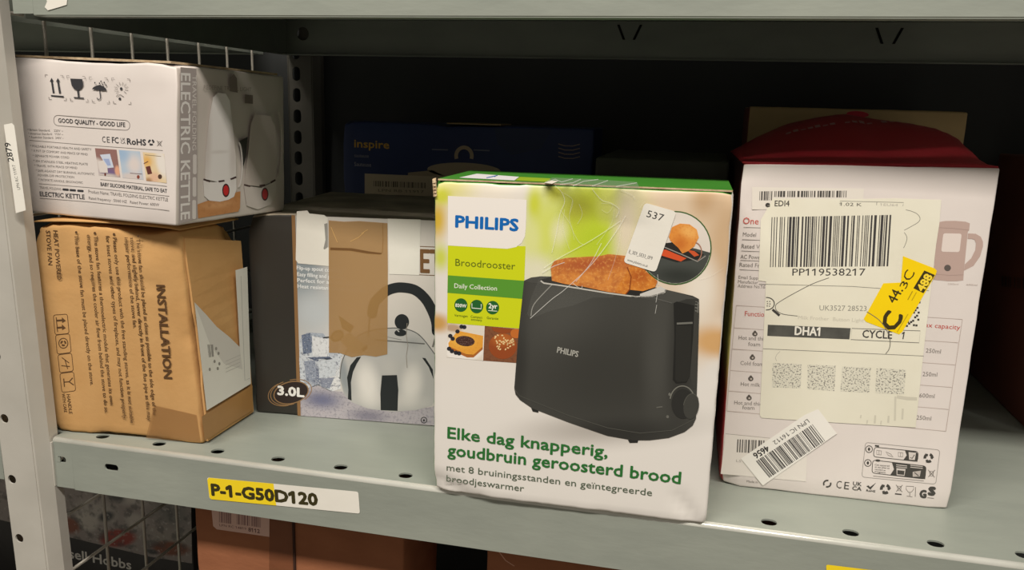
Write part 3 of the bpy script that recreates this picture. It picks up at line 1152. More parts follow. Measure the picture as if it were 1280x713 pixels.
for txt, a, b in [
    ('The stove fan should be placed as close as possible to the side edge of the', (170.3, 299), (191.5, 519)),
    ('stove, and slightly behind, never directly in front of the flue pipe as this may', (162.8, 297), (184.6, 526)),
    ('impair performance of the stove fan.', (155.7, 297), (166.8, 410.6)),
    ('Please only use this product with the free standing stoves, as it is not suitable', (141.0, 297), (163.0, 529)),
    ('for inset stoves and other types of fireplaces, and may not function properly.', (132.2, 294.7), (154.0, 524.5)),
    ('The stove fan features a thermoelectric module that generates its own', (117.2, 295), (137.8, 506.6)),
    ('energy, and so requires the cooler air flow from behind the stove to do so.', (108.6, 293.4), (131.2, 516.7)),
    ('The base of the stove fan must be placed directly on the stove.', (93.0, 294), (113.2, 482))]:
    p.text(txt, a, b, 4.7, BR_, 0, 0.012)
for x, y in ((172.8, 295.2), (142.6, 293), (118.6, 291.5), (95.4, 290.6)):
    p.ell(x, y, 1.6, 1.6, BR_, 0, n=10)
p.text('HEAT POWERED', (66.6, 288), (71.8, 350), 5.2, BR_, 0, 0.02)
p.text('STOVE FAN', (57.4, 288), (60.6, 331.6), 5.2, BR_, 0, 0.02)


def z7(x, y):
    return (60 + x / 4.46, 390 + y / 4.46)


for sq in ([(30, 18), (108, 12), (118, 120), (40, 128)], [(42, 130), (120, 122), (130, 226), (52, 236)], [(55, 240), (132, 230), (142, 330), (66, 340)], [(66, 344), (143, 334), (155, 440), (78, 450)]):
    p.stroke(rounded([z7(*a) for a in sq], 3), .7, BR_, 0, True)
for dy in (48, 88):
    p.poly([z7(x, y + dy) for x, y in ((48, -4), (78, -6), (78, -18), (100, 2), (79, 14), (79, 4), (49, 6))], BR_)
p.stroke([z7(46, 30), z7(54, 112)], 1.0, BR_)
cx, cy = z7(86, 175)
p.arc(cx, cy, 5.6, 6.2, 1.0, BR_)
p.recycle(cx, cy, 3.6, BR_, 0)
p.stroke([z7(78, 255), z7(118, 285)], 1.0, BR_)
p.stroke([z7(75, 300), z7(122, 305)], 1.0, BR_)
p.stroke([z7(95, 268), z7(110, 318)], 1.0, BR_)
p.stroke([z7(88, 392), z7(118, 390), z7(138, 368)], 1.2, BR_)
p.stroke([z7(118, 390), z7(144, 408)], 1.2, BR_)
p.stroke([z7(88, 372), z7(92, 418)], 1.2, BR_)
p.text('HANDLE', (83.4, 493), (86.6, 517.6), 4.0, BR_, 0, 0.015)
p.text('WITH CARE', (77.4, 492), (80.4, 515.6), 3.6, BR_, 0, 0.015)
p.build('printed_text', tB, 'dark brown sideways instruction lettering and handling symbols')
BTAPE = surf('brown_tape', (170, 126, 74), (178, 133, 80), 30, 0.3, 0, 0.06, 90)
p = Print(FBf, 5)
p.poly([(192.6, 506.6), (238, 517), (246, 519), (251, 553), (182.6, 548)], film('brown_tape_film', (150, 108, 64), .42, .25))
p.build('packing_tape', tB, 'brown packing tape over the lower corner')
# side flap standing a little proud, with an uneven front edge
m = MB()
n_ = FBs.n
ys = []
A0, A1 = cB[2], cB[6]
T0, T1 = cB[1], cB[5]
rows = 14
prev = None
for i in range(rows + 1):
    t = i / rows
    t2 = 0.012 + t * 0.955
    wob = 0.0012 * noise.noise(Vector((t * 6, 3.1, 0))) + (0.001 if 0.3 < t < .6 else 0)
    a = A0.lerp(T0, t2) + (A1 - A0).normalized() * (0.0035 + wob) + n_ * (0.0015 + .0008 * math.sin(t * 5))
    b = A1.lerp(T1, t2 * (0.93 if t > .9 else 1)) - (A1 - A0).normalized() * 0.002 + n_ * 0.0012
    if prev:
        m.quad(prev[0], prev[1], b, a)
    prev = (a, b)
o = m.build('side_flap', [KRAFT], tB, smooth=False)
solidify(o, 0.0018, 0)
p = Print(FBs, 0)
FBs2 = Face(cB[2] + n_ * 0.0032, n_)
p = Print(FBs2, 0)
p.poly([(243, 378), (258, 394), (271, 409), (286, 421), (299.5, 434), (294.2, 338), (309, 333.8), (313.5, 480), (258.3, 513.5)], PAPER)
p.poly([(243, 378), (258, 394), (271, 409), (286, 421), (299.5, 434), (303, 462), (280, 455), (262, 430)], (216, 212, 204), 1)
p.bars([(259, 431), (266, 431), (267, 446), (261, 447)], (120, 116, 110), 2, 6, 3)
for x, y in ((270, 436), (273, 442), (268, 452), (274, 455), (262, 462), (272, 461)):
    p.ell(x, y, 1.4, 2.2, (150, 146, 138), 2, n=8)
for k in range(4):
    p.stroke([(282, 452 + 4.5 * k), (300, 444 + 4.5 * k)], .6, (190, 186, 178), 2)
p.stroke([(301, 345), (306, 476), (312, 473)], .6, (190, 188, 182), 1)
p.build('torn_label', tB, 'torn white paper label')
p = Print(FBs2, 0)
p.poly([(252, 521), (286, 500), (315.5, 481.5), (316, 513), (290, 529), (262, 548), (256, 551)], BTAPE)
p.build('packing_tape', tB, 'brown packing tape along the bottom')
# bulging top flaps that carry the box above
m = MB()
NU, NV = 14, 8
V = {}
for i in range(NU + 1):
    for j in range(NV + 1):
        u_, v_ = i / NU, j / NV
        P_ = cB[0].lerp(cB[1], u_).lerp(cB[4].lerp(cB[5], u_), v_)
        hgt = 0.0006 + 0.0046 * (math.sin(math.pi * u_) ** .55) * (math.sin(math.pi * min(1, .12 + v_ * .8)) ** .6)
        P_.z = 0.1716 + hgt if hgt else P_.z
        P_.z = min(P_.z, 0.1762)
        V[i, j] = P_
for i in range(NU):
    for j in range(NV):
        m.quad(V[i, j], V[i + 1, j], V[i + 1, j + 1], V[i, j + 1])
o = m.build('top_flap', [KRAFT], tB, smooth=True)
solidify(o, 0.0012, -1)

# ---------------------------------------------------------------- white kettle carton, upper left
ZA = 0.1768
fr = front_corners((29, 265.5), (219.5, 283), (10.5, 71), (222, 80), ZA)
brb = onZ(357, 263.5, ZA)
nA = fr[4]
trb = on_plane(355.5, 95.5, brb, nA)
tA, bA, cA = add_carton('kettle_carton', 'white box of a travel folding electric kettle, stacked on the brown cardboard box', 'carton',
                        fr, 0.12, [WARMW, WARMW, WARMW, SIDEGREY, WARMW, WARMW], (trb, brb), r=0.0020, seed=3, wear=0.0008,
                        dents=[(1, 0, 1, .020, (-.004, .004, -.002)), (.9, 0, .86, .02, (0, .0018, 0)), (0, 0, 0, .010, (.002, .002, .001)), (.5, 0, 1, .06, (0, .001, -.0015))])
FA = Face(fr[3], nA)
sd = cA[6] - cA[2]
sd2 = cA[1] - cA[2]
FAs = Face(cA[2], sd.cross(sd2))
p = Print(FA, 1)


def z1(x, y):
    return (50 + x / 7.925, 85 + y / 7.925)


def z2(x, y):
    return (25 + x / 6.48, 150 + y / 6.48)


def z3(x, y):
    return (110 + x / 6.79, 160 + y / 6.79)


DK = (58, 58, 62)
LG = (120, 114, 110)
for dx, dy in ((0, 0), (62, 2)):
    p.poly([z1(x + dx, y + dy) for x, y in ((97, 135), (115, 98), (136, 132), (126, 132), (146, 248), (127, 251), (109, 134))], DK)
p.poly([z1(*a) for a in ((108, 268), (235, 277), (238, 292), (112, 283))], DK)
for (tl, tr, bl, br) in (((50, 65), (228, 75), (92, 312), (262, 322)), ((265, 75), (445, 85), (303, 324), (478, 335)), ((487, 88), (665, 100), (520, 338), (688, 350)), ((710, 100), (888, 110), (730, 352), (903, 362))):
    for c, sx, sy in ((tl, 1, 1), (tr, -1, 1), (bl, 1, -1), (br, -1, -1)):
        k = 4 * (1 if sy > 0 else -1)
        p.stroke([z1(c[0] + 25 * sx, c[1] + 2 * sx), z1(*c), z1(c[0] + k, c[1] + 25 * sy)], .6, LG)
p.poly([z1(*a) for a in ((300, 105), (420, 110), (428, 170), (410, 205), (375, 222), (340, 210), (314, 172))], DK)
p.poly([z1(*a) for a in ((366, 218), (385, 220), (393, 292), (377, 292))], DK)
p.poly([z1(*a) for a in ((335, 287), (436, 294), (436, 306), (337, 299))], DK)
p.poly([z1(*a) for a in ((515, 212), (530, 190), (560, 175), (590, 168), (630, 182), (655, 205), (662, 228), (640, 222), (620, 226), (590, 215), (560, 220), (540, 212))], DK)
p.stroke([z1(*a) for a in ((590, 215), (601, 290), (595, 310), (577, 312), (564, 296))], 1.1, DK)
for a in ((545, 147), (605, 133), (590, 152), (637, 145), (622, 165), (655, 172)):
    p.ell(*z1(*a), .8, 1.2, DK, n=8)
p.ell(*z1(805, 205), 1.6, 1.8, DK)
for k in range(12):
    t = k * math.pi / 6 + .25
    if 1.2 < t < 2.0:
        continue
    c, s_ = math.cos(t), math.sin(t)
    p.stroke([z1(805 + 36 * c, 205 + 36 * s_), z1(805 + 72 * c, 205 + 66 * s_)], .5, LG)
p.stroke([z1(*a) for a in ((755, 283), (775, 268), (800, 266), (830, 286))], .7, LG)
p.poly([z1(*a) for a in ((779, 292), (802, 294), (803, 317), (780, 315))], DK)
pill = [z1(*a) for a in ((137, 466), (890, 522), (890, 620), (137, 570))]
p.stroke(rounded(pill, 6.5, 6), .6, LG, 0, True)
p.text('GOOD QUALITY - GOOD LIFE', z1(182, 540), z1(846, 586), 5.3, DK, 0, 0.015)
p.text('C', z3(122, 122), z3(150, 124), 7.4, DK, 0)
p.text('E', z3(162, 124), z3(187, 126), 7.2, DK, 0)
p.text('FC', z3(205, 127), z3(262, 131), 7.2, DK, 0, 0.02)
p.text('UK', z3(277, 105), z3(318, 108), 3.2, DK, 0)
p.text('CA', z3(279, 133), z3(320, 137), 3.2, DK, 0)
p.text('RoHS', z3(332, 138), z3(495, 149), 7.2, DK, 0, 0.035)
p.recycle(*z3(537, 122), 4.0, DK, 0)
p.binmark(*z3(607, 130), 4.0, LG, 0)
p.stroke([z2(78, 165), z3(0, 147), z3(635, 192)], .6, LG)
for txt, a, b in (('* Britain Standard:    220V ~', z2(62, 88), z2(350, 98)), ('* American Standard:   110V ~', z2(70, 118), z2(350, 126)), ('* Australian Standard:  240V ~', z2(75, 147), z2(355, 156)),
                  ('* FOLDABLE PORTABLE HEALTH AND SAFETY', z2(85, 219), z2(580, 249)), ('* A POT OF COMFORT AND PEACE OF MIND', z2(95, 256), z2(550, 288)),
                  ('* SEPARATE POWER CORD', z2(105, 298), z2(400, 314)), ('* 304 STAINLESS STEEL HEATING PLATE', z2(110, 340), z2(550, 368)),
                  ('* TRAVEL WITH PEACE OF MIND', z2(118, 378), z2(465, 398)), ('* SAFE AGAINST DRY BURNING, AUTOMATIC', z2(130, 418), z2(605, 449)),
                  ('POWER-OFF PROTECTION', z2(147, 456), z2(440, 473)), ('* INTIMATE HANDLE, ERGONOMIC', z2(152, 492), z2(510, 518))):
    p.text(txt, a, b, 2.7, (112, 106, 103), 0)
p.stroke([z2(155, 517), z3(0, 506), z3(690, 580)], .6, LG)
p.text('TRAVEL FOLDING', z2(160, 556), z2(335, 571), 2.8, LG, 0)
for c in ((370, 565), (428, 570), (490, 575)):
    p.rrect([z2(c[0] - 26, c[1] - 11), z2(c[0] + 26, c[1] - 7), z2(c[0] + 26, c[1] + 11), z2(c[0] - 26, c[1] + 7)], 1.3, DK)
p.text('ELECTRIC KETTLE', z2(162, 616), z2(526, 643), 5.4, DK, 0, 0.025)
p.stroke([z2(162, 634), z3(0, 628), z3(690, 702)], .6, LG)
p.text('Product Name: TRAVEL FOLDING ELECTRIC KETTLE', z3(5, 553), z3(680, 623), 4.0, (104, 98, 95), 0)
p.text('Rated frequency : 50/60 HZ   Rated Power: 600W', z3(8, 606), z3(605, 666), 3.4, (104, 98, 95), 0)
p.text('BABY SILICONE MATERIAL, SAFE TO EAT', z3(108, 492), z3(672, 551), 4.3, DK, 0, 0.025)
p.stroke([z3(105, 438), z3(670, 496)], .6, LG)
p.build('printed_text', tA, 'dark grey lettering, handling symbols and a pill shaped slogan')
p = Print(FA, 1)
ph1 = picture('kettle_photo', FA, (148, 110, 104), [(121, 210, 12, 14, 0, (214, 204, 198), .4), (136, 217, 14, 10, 0, (120, 100, 140), .7), (147, 214, 4, 8, 0, (226, 170, 140), .5), (134, 220, 20, 4, 0, (206, 196, 190), .8)])
p.poly([z3(60, 172), z3(243, 185), z3(275, 420), z3(92, 402)], ph1)
p.poly([z3(102, 228), z3(188, 220), z3(220, 336), z3(165, 342)], (206, 214, 230), 1)
p.poly([z3(130, 262), z3(180, 262), z3(196, 318), z3(168, 320)], (160, 176, 214), 2)
p.poly([z3(88, 285), z3(130, 275), z3(165, 325), z3(172, 382), z3(102, 378)], (222, 214, 208), 3)
p.ell(*z3(148, 394), 1.1, 1.8, (110, 50, 40), 4, n=10)
ph2 = picture('kettle_sky_photo', FA, (184, 200, 216), [(168, 206, 12, 16, 0, (222, 212, 208), .8), (165, 221, 18, 6, 0, (214, 204, 200), .7), (152, 192, 12, 14, 0, (160, 186, 214), .9)])
p.poly([z3(262, 187), z3(442, 200), z3(472, 440), z3(295, 424)], ph2)
p.stroke([z3(358, 384), z3(460, 392)], .7, (110, 80, 76), 1)
p.ell(*z3(428, 416), 1.8, 2.4, (140, 74, 60), 2, n=12)
ph3 = picture('kettle_hand_photo', FA, (228, 206, 166), [(203, 205, 9, 22, 15, (232, 226, 218), .6), (184, 202, 8, 10, 0, (226, 178, 100), .8), (193, 222, 9, 8, 0, (226, 186, 156), .7), (186, 226, 6, 5, 0, (176, 136, 100), .8)])
p.poly([z3(465, 205), z3(648, 222), z3(668, 468), z3(495, 450)], ph3)
p.poly([z3(490, 330), z3(528, 322), z3(546, 388), z3(508, 396)], (104, 56, 50), 1)
p.ell(*z3(612, 414), 2.6, 3.0, (84, 62, 50), 1, n=12)
p.stroke([z3(484, 228), z3(622, 242)], .6, (140, 120, 90), 1)
p.stroke([z3(474, 304), z3(512, 284)], 1.1, (126, 84, 66), 1)
p.build('photo_strip', tA, 'three small printed photographs of the kettle in use')
# printed long side
p = Print(FAs, 1)


def z4(x, y):
    return (215 + x / 5.70, 160 + y / 5.70)


BAND = (176, 166, 163)
p.poly([(225.5, 84), (245.5, 86), (246.8, 273.5), (223.5, 280.5)], BAND)
p.text('ELECTRIC KETTLE', (226.2, 91), (225.8, 275.5), 11.5, (238, 234, 231), 1, 0.02)
p.text('TRAVEL FOLDING', (240.4, 94), (240.2, 188), 5.0, (226, 220, 216), 1)
for y0, y1, x in ((193, 218, 243.2), (221.5, 246, 242.8), (250, 274, 242.4)):
    p.rrect([(x - 2.2, y0), (x + 2.4, y0), (x + 2.4, y1), (x - 2.2, y1)], 2.2, (222, 216, 212), 1)
p.text('REDEFINE TRAVEL LIGHT', (254.5, 111.5), (314, 114.5), 5.2, (150, 140, 132), 1)
p.poly([(288, 97), (292, 92), (296, 98), (297, 116), (287, 114)], (128, 118, 110), 1)
p.poly([(306, 118), (316, 119), (316, 130), (306, 129)], (120, 110, 102), 1)
wd_ = picture('table_picture', FAs, (196, 138, 86), [(272, 256, 24, 6, 0, (214, 160, 110), .9)], [(260, (176, 116, 68), .5, .8, .7)])
p.poly([z4(180, 545), z4(250, 520), z4(470, 455), z4(487, 452), z4(484, 570), z4(470, 596), z4(185, 645)], wd_, 1)
ket = picture('kettle_picture', FAs, (238, 234, 231), [(258, 180, 8, 60, 0, (216, 208, 203), .9), (292, 180, 7, 60, 0, (214, 206, 201), .9), (274, 190, 18, 3, 0, (224, 218, 214), .9)])
p.poly([(256, 224), (256.5, 196), (261, 150), (266, 122), (272, 116), (282, 117), (287, 126), (291, 160), (294.5, 196), (294.8, 222), (275, 228)], ket, 2)
p.poly([z4(220, 368), z4(280, 388), z4(370, 380), z4(456, 352), z4(457, 440), z4(440, 490), z4(400, 512), z4(340, 526), z4(265, 518), z4(228, 485)], ket, 3)
for a, b in (((222, 366), (270, 382)), ((330, 382), (372, 376)), ((415, 366), (456, 350))):
    p.stroke([z4(*a), z4(*b)], 2.2, (76, 58, 58), 4)
p.arc(*z4(470, 260), 5, 28, 1.8, (224, 218, 214), 2, -80, 90)
p.ell(*z4(382, 445), 4.6, 8.4, (70, 44, 46), 4)
p.ell(*z4(382, 445), 3.3, 6.4, (206, 48, 48), 5)
p.poly([(299.5, 176), (309.5, 171), (307.5, 196), (304, 208), (301, 196)], (66, 66, 62), 1)
ket2 = picture('kettle_back_picture', FAs, (196, 186, 178), [(328, 200, 12, 60, 0, (204, 195, 187), .9)])
p.poly([(304.8, 231), (310.5, 186), (313, 156), (318, 143), (338, 145), (344, 160), (345.5, 190), (344.5, 226), (325, 233)], ket2, 2)
p.poly([(304.5, 232), (326, 235), (344.5, 226), (345, 244), (338, 256), (322, 262), (308, 257)], (206, 198, 191), 3)
for a, b in (((304.6, 231), (312.5, 233)), ((324, 232.4), (331, 231.4)), ((338, 228.4), (344, 225))):
    p.stroke([a, b], 2.2, (84, 66, 64), 4)
p.ell(330.8, 242.8, 4.4, 8.2, (84, 60, 60), 4)
p.ell(330.8, 242.8, 3.2, 6.4, (172, 60, 60), 5)
p.arc(347, 180, 5, 40, 2.0, (192, 182, 174), 2, -85, 85)
p.build('side_picture', tA, 'printed side panel with two white folding kettles and vertical lettering')
m = MB()
up = Vector((0, 0, 1))
e0, e1 = cA[0], cA[1]
fd = (cA[4] - cA[0])
m.prism([e0 + fd * .02 + (e1 - e0) * .03 + up * .0003, e1 + fd * .02 - (e1 - e0) * .05 + up * .0003, e1 + fd * .96 - (e1 - e0) * .02 + up * .0003, e0 + fd * .96 + (e1 - e0) * .03 + up * .0003], up * 0.0016, 0, 1)
m.build('top_flap', [WARMW, CARD_EDGE], tA)

# ---------------------------------------------------------------- dark stovetop kettle carton
fr = front_corners((319.5, 516.3), (620, 539.3), (307.5, 266.5), (600, 275.5), 0.0005)
TLc, TRc, BRc, BLc, nC = fr
TRc = Vector((BRc.x, BRc.y, TLc.z - 0.001))
tC, bC, cC = add_carton('stovetop_kettle_carton', 'charcoal and silver kettle box marked 3.0L, patched with brown tape', 'carton',
                        (TLc, TRc, BRc, BLc, nC), 0.20, [CHAR, CHAR, CHAR, CHAR, surf('scuffed_grey_card', (150, 140, 122), (190, 178, 158), 30, .7, 0, .2, 60, c3=(90, 84, 76)), CHAR], r=0.0026, seed=4, wear=0.001,
                        dents=[(0, 0, 1, .02, (.003, .003, -.003)), (.35, 0, 1, .03, (0, .002, -.003)), (.2, 0, 1, .02, (0, 0, .0012))])
FC = Face(BLc, nC)
p = Print(FC, 1)
panel = picture('kettle_panel_print', FC, (214, 209, 203), [
    (378, 340, 40, 90, 0, (146, 156, 162), .85), (384, 300, 30, 40, 0, (138, 148, 154), .8), (392, 390, 40, 36, 0, (196, 202, 206), .9), (500, 330, 70, 80, 0, (222, 216, 208), .8),
    (400, 505, 40, 26, 0, (150, 150, 170), .9), (440, 515, 120, 18, 4, (172, 166, 172), .8), (400, 450, 34, 40, 0, (198, 202, 210), .7)])
p.poly([(369, 269.5), (600, 278), (600, 536.5), (375.5, 520.0)], panel)
p.poly([(364.5, 269), (369, 269.3), (376.5, 520.2), (372, 519.8)], (146, 110, 72), 1)
ice = picture('ice_picture', FC, (206, 212, 220), [(390, 425, 16, 12, 0, (126, 138, 160), .8), (405, 430, 14, 14, 0, (232, 232, 234), .8), (395, 470, 14, 18, 0, (116, 124, 146), .8), (420, 480, 10, 24, 0, (226, 226, 228), .8)],
              [(380, (84, 90, 112), .52, .66, .75), (800, (244, 244, 246), .55, .7, .8)])
p.poly([(375, 424), (384, 416), (396, 418), (412, 424), (428, 426), (429, 440), (424, 460), (426, 486), (414, 490), (398, 482), (384, 486), (375, 478), (374, 450)], ice, 1)
rnd = random.Random(4)
for q_, c_ in (([(377, 419), (388, 416), (390, 441), (379, 443)], (112, 124, 148)), ([(390, 420), (410, 424), (409, 446), (391, 445)], (226, 228, 232)), ([(388, 416), (404, 417), (410, 424), (390, 420)], (168, 178, 192)),
                 ([(380, 452), (394, 450), (396, 474), (383, 477)], (150, 158, 176)), ([(398, 449), (420, 447), (420, 470), (399, 473)], (206, 212, 220)), ([(412, 427), (424, 430), (422, 446), (411, 446)], (190, 196, 206)),
                 ([(384, 447), (412, 446), (416, 449), (396, 452)], (96, 106, 130)), ([(400, 474), (418, 472), (412, 486), (402, 484)], (140, 146, 164))):
    p.poly(q_, picture('ice_facet_picture', FC, c_, (), [(420, tuple(max(0, v - 70) for v in c_), .52, .7, .7), (900, (246, 247, 250), .58, .72, .7)]), 2)
wet = picture('wet_floor_picture', FC, (186, 180, 186), [(402, 500, 30, 14, 0, (116, 118, 146), .9), (460, 520, 30, 10, 0, (140, 136, 150), .9)],
              [(420, (120, 118, 134), .5, .7, .6), (900, (84, 82, 92), .62, .7, .9)])
p.poly([(375, 478), (384, 486), (398, 480), (414, 489), (428, 490), (440, 503), (470, 512), (500, 515), (540, 509), (560, 500), (600, 505), (600, 536), (376, 520)], wet, 1)
# kettle
KB = (40, 44, 46)
kb = picture('steel_kettle_picture', FC, (190, 189, 186), [(470, 432, 30, 12, -12, (160, 162, 162), .9), (515, 430, 16, 12, 20, (170, 171, 170), .9), (487, 500, 60, 12, 0, (206, 203, 198), .9), (460, 480, 18, 34, 8, (234, 230, 224), .8), (515, 480, 16, 30, -8, (230, 226, 220), .8), (487, 440, 50, 14, 0, (190, 190, 188), .8),
                                                          (430, 470, 8, 34, 10, (150, 156, 160), .8), (487, 460, 12, 16, 0, (196, 194, 190), .9)])
p.poly([(425, 474), (427, 455), (433, 440), (443, 423), (457, 415), (475, 411), (500, 410), (518, 415), (530, 425), (545, 445), (552, 470), (550, 490), (540, 507), (520, 513), (490, 515), (460, 511), (440, 503), (430, 493)], kb, 2)
p.poly([(451.5, 446), (446, 447), (438, 457), (434, 472), (435.5, 487), (435, 499), (439.6, 501), (438.7, 478), (441.4, 465), (446, 455)], KB, 3)
p.poly([(477.5, 469.5), (496.3, 469), (498, 487.6), (497, 513.8), (476, 513), (475.5, 492)], KB, 3)
p.poly([(527.7, 447.3), (532, 448), (541, 462), (542, 474), (536, 459)], KB, 3)
p.curve([(425, 474), (427, 455), (433, 440), (443, 424), (457, 415.6), (475, 411.4), (500, 410.4), (518, 415), (530, 425), (545, 445)], 1.1, (96, 98, 98), 3)
p.stroke([(470.5, 425), (500, 427.5), (531, 430)], 1.5, (104, 104, 102), 3)
p.stroke([(471, 414), (482, 421), (502, 425)], .8, (140, 140, 138), 3)
p.ell(502.4, 402.4, 9, 9.6, KB, 4)
p.ell(500.8, 416.2, 7.6, 4.2, KB, 4)
p.stroke([(497, 413), (499, 415)], 1, (220, 220, 216), 5)
p.curve([(465.5, 391), (467, 382), (470.5, 375.5), (481.5, 365), (493, 360.2), (505, 359.6), (519.4, 363), (532, 374), (540.4, 389), (545, 402), (546, 414)], 12.5, KB, 4)
p.ell(546, 414, 6.2, 6.2, KB, 4)
p.stroke([(546, 416), (541, 434)], 2.2, (120, 118, 112), 3)
p.ell(465.3, 392, 6.2, 6.2, KB, 4)
p.stroke([(462, 398), (460.5, 421)], 2.2, (120, 118, 112), 3)
p.poly([(431, 419), (437, 415.5), (458, 433), (452, 443), (440, 441), (424, 424)], (168, 160, 146), 4)
p.poly([(423.5, 394.6), (442.5, 408), (438, 416), (428, 410.5)], (60, 56, 50), 5)
p.ell(421.5, 420, 9.0, 6.5, (70, 66, 58), 5, -35)
p.ell(421.5, 420, 6.0, 4.2, (140, 130, 112), 6, -35)
p.poly([(452, 436), (459, 431), (459.5, 436), (454, 440)], (60, 56, 50), 5)
p.stroke([(404, 422.5), (416, 421)], 1.6, (60, 60, 60), 4)
p.stroke([(509, 404), (508, 420), (510, 432), (508, 445), (509, 460)], .7, (150, 142, 132), 5)
for i, (t, a, b) in enumerate((('Flip-up spout covering', (371, 337), (428, 341)), ('Easy filling and pouring', (371.6, 345), (430, 349.6)), ('Perfect for all hob types', (371.6, 352.6), (449, 357.6)), ('Heat resistant handle and lid', (372, 360), (456, 365.6)))):
    p.text(t, a, b, 4.6, (236, 238, 238), 3, 0.025)
BRN = (122, 88, 54)
p.text('ETTLE', (525.3, 340.6), (596, 343.5), 28.5, BRN, 3, 0.03)
p.stroke([(523, 308), (600, 311.2)], .8, BRN, 3)
p.stroke([(523, 343.6), (600, 346.8)], .8, BRN, 3)
p.arc(530, 525.4, 3.6, 3.6, 1.0, (60, 58, 60), 3)
p.ell(530, 525.6, 1.4, 1.4, (60, 58, 60), 3)
p.build('front_picture', tC, 'printed panel with a steel whistling kettle, ice cubes and white captions')
p = Print(FC, 4)
p.ell(364, 491, 22.5, 14.2, (150, 118, 82), 0, -14)
p.ell(364, 491, 21.2, 12.9, (50, 40, 37), 1, -14)
p.arc(359, 492, 24, 15, 1.0, (150, 118, 82), 0, 95, 250, -14)
p.arc(362, 491, 24, 15, 1.0, (150, 118, 82), 0, 85, 260, -14)
p.arc(366, 490, 24, 15, 1.0, (150, 118, 82), 0, -90, 60, -14)
p.text('3.0L', (346.8, 493.2), (380.8, 496.4), 10.4, (240, 238, 234), 2, 0.05)
p.build('badge_print', tC, 'dark oval badge with white 3.0L')
p = Print(FC, 6)
p.poly([(371.2, 264.2), (384.5, 263.2), (387, 267), (397, 268), (405.7, 269), (410, 273), (409, 285), (410.5, 309), (412.4, 313), (412.4, 333), (373, 329.4), (369.8, 325), (370.5, 290)], PAPER)
p.poly([(405.5, 280), (409.4, 279), (410, 309), (406, 312), (404.5, 311), (407, 300)], (150, 148, 142), 1)
p.build('torn_label', tC, 'torn white paper label')
p = Print(FC, 6)
p.poly([(484.7, 273.4), (526.0, 274.6), (524.2, 344), (486.8, 342.8)], PAPER)
p.build('torn_label', tC, 'blank white paper label')
p = Print(FC, 8)
tpm = film('brown_tape_film_wide', (182, 142, 88), .74, .28)
p.poly([(411, 275.5), (430, 277), (450, 276.4), (484.5, 279), (485, 340), (484.3, 443), (470, 446), (455, 444), (440, 446.6), (425, 441.5), (411.4, 441)], tpm)
p.poly([(413, 309.5), (440, 310.4), (462, 314.4), (478, 316.4), (476, 318), (460, 317), (438, 313.4), (413, 312.6)], (118, 84, 48), 1)
p.stroke([(478, 316), (479, 300), (478.6, 279)], .6, (150, 112, 66), 1)
for a in ([(438, 302), (448, 297), (455, 291)], [(414, 284), (419, 296), (422, 303)], [(452, 292), (460, 287)]):
    p.stroke(a, .8, (206, 166, 108), 1)
p.build('packing_tape', tC, 'wide brown packing tape')
m = MB()
rnd = random.Random(8)
a0, a1 = FC.P(411, 275.5), FC.P(486, 279.5)
for i in range(16):
    t = i / 16 + rnd.uniform(-.02, .02)
    c = a0.lerp(a1, t) + Vector((0, 0.001, 0.0006))
    s_ = rnd.uniform(.0006, .0016)
    m.prism([c, c + Vector((s_ * 2, 0, s_ * .3)), c + Vector((s_ * 1.2, 0, s_ * 1.3)), c + Vector((s_ * .3, 0, s_))], Vector((0, .0014, 0)))
m.build('torn_edge', [PAPER], tC)

# ---------------------------------------------------------------- white carton with red lid, right
SIDE_F, nt_, b_, o_ = new_mat('red_to_lime_side_print')
tc_ = nt_.nodes.new('ShaderNodeTexCoord')
sx_ = nt_.nodes.new('ShaderNodeSeparateXYZ')
cr_ = nt_.nodes.new('ShaderNodeValToRGB')
nt_.links.new(tc_.outputs['Generated'], sx_.inputs[0])
nt_.links.new(sx_.outputs['Z'], cr_.inputs[0])
nt_.links.new(cr_.outputs[0], b_.inputs['Base Color'])
for k_, (ps_, c_) in enumerate(((0.0, (190, 60, 62)), (0.28, (170, 44, 48)), (0.42, (214, 210, 120)), (0.72, (96, 50, 34)), (1.0, (36, 12, 14)))):
    e_ = cr_.color_ramp.elements[k_] if k_ < 2 else cr_.color_ramp.elements.new(ps_)
    e_.position = ps_
    e_.color = (*lin(c_), 1)
b_.inputs['Roughness'].default_value = .45

fr = front_corners((899.5, 606.5), (1186, 638.5), (927.5, 203.5), (1251, 209.5), 0.0005)
tF, bF, cF = add_carton('frother_carton', 'white milk frother box with a red lid and layered shipping labels', 'carton',
                        fr, 0.20, [WARMW, RED, SIDE_F, WARMW, RED, WARMW], r=0.0016, seed=6, wear=0.0006,
                        dents=[(0, 0, 0, .016, (.002, .003, .0012)), (0, 0, 1, .008, (.001, .0015, -.0006)), (1, 0, 0, .008, (-.001, .001, .0006))])
FF = Face(fr[3], fr[4])
p = Print(FF, 1)
LGF = (128, 122, 116)
REDI = (196, 76, 64)


def f1(x, y):
    return (915 + x / 5.94, 225 + y / 5.94)


def f2(x, y):
    return (1050 + x / 5.485, 235 + y / 5.485)


def f3(x, y):
    return (905 + x / 6.48, 335 + y / 6.48)


def f4(x, y):
    return (1050 + x / 5.09, 310 + y / 5.09)


def f5(x, y):
    return (895 + x / 5.94, 430 + y / 5.94)


def f6(x, y):
    return (1040 + x / 5.94, 430 + y / 5.94)


def f7(x, y):
    return (890 + x / 6.48, 510 + y / 6.48)


def f8(x, y):
    return (1020 + x / 6.79, 540 + y / 6.79)


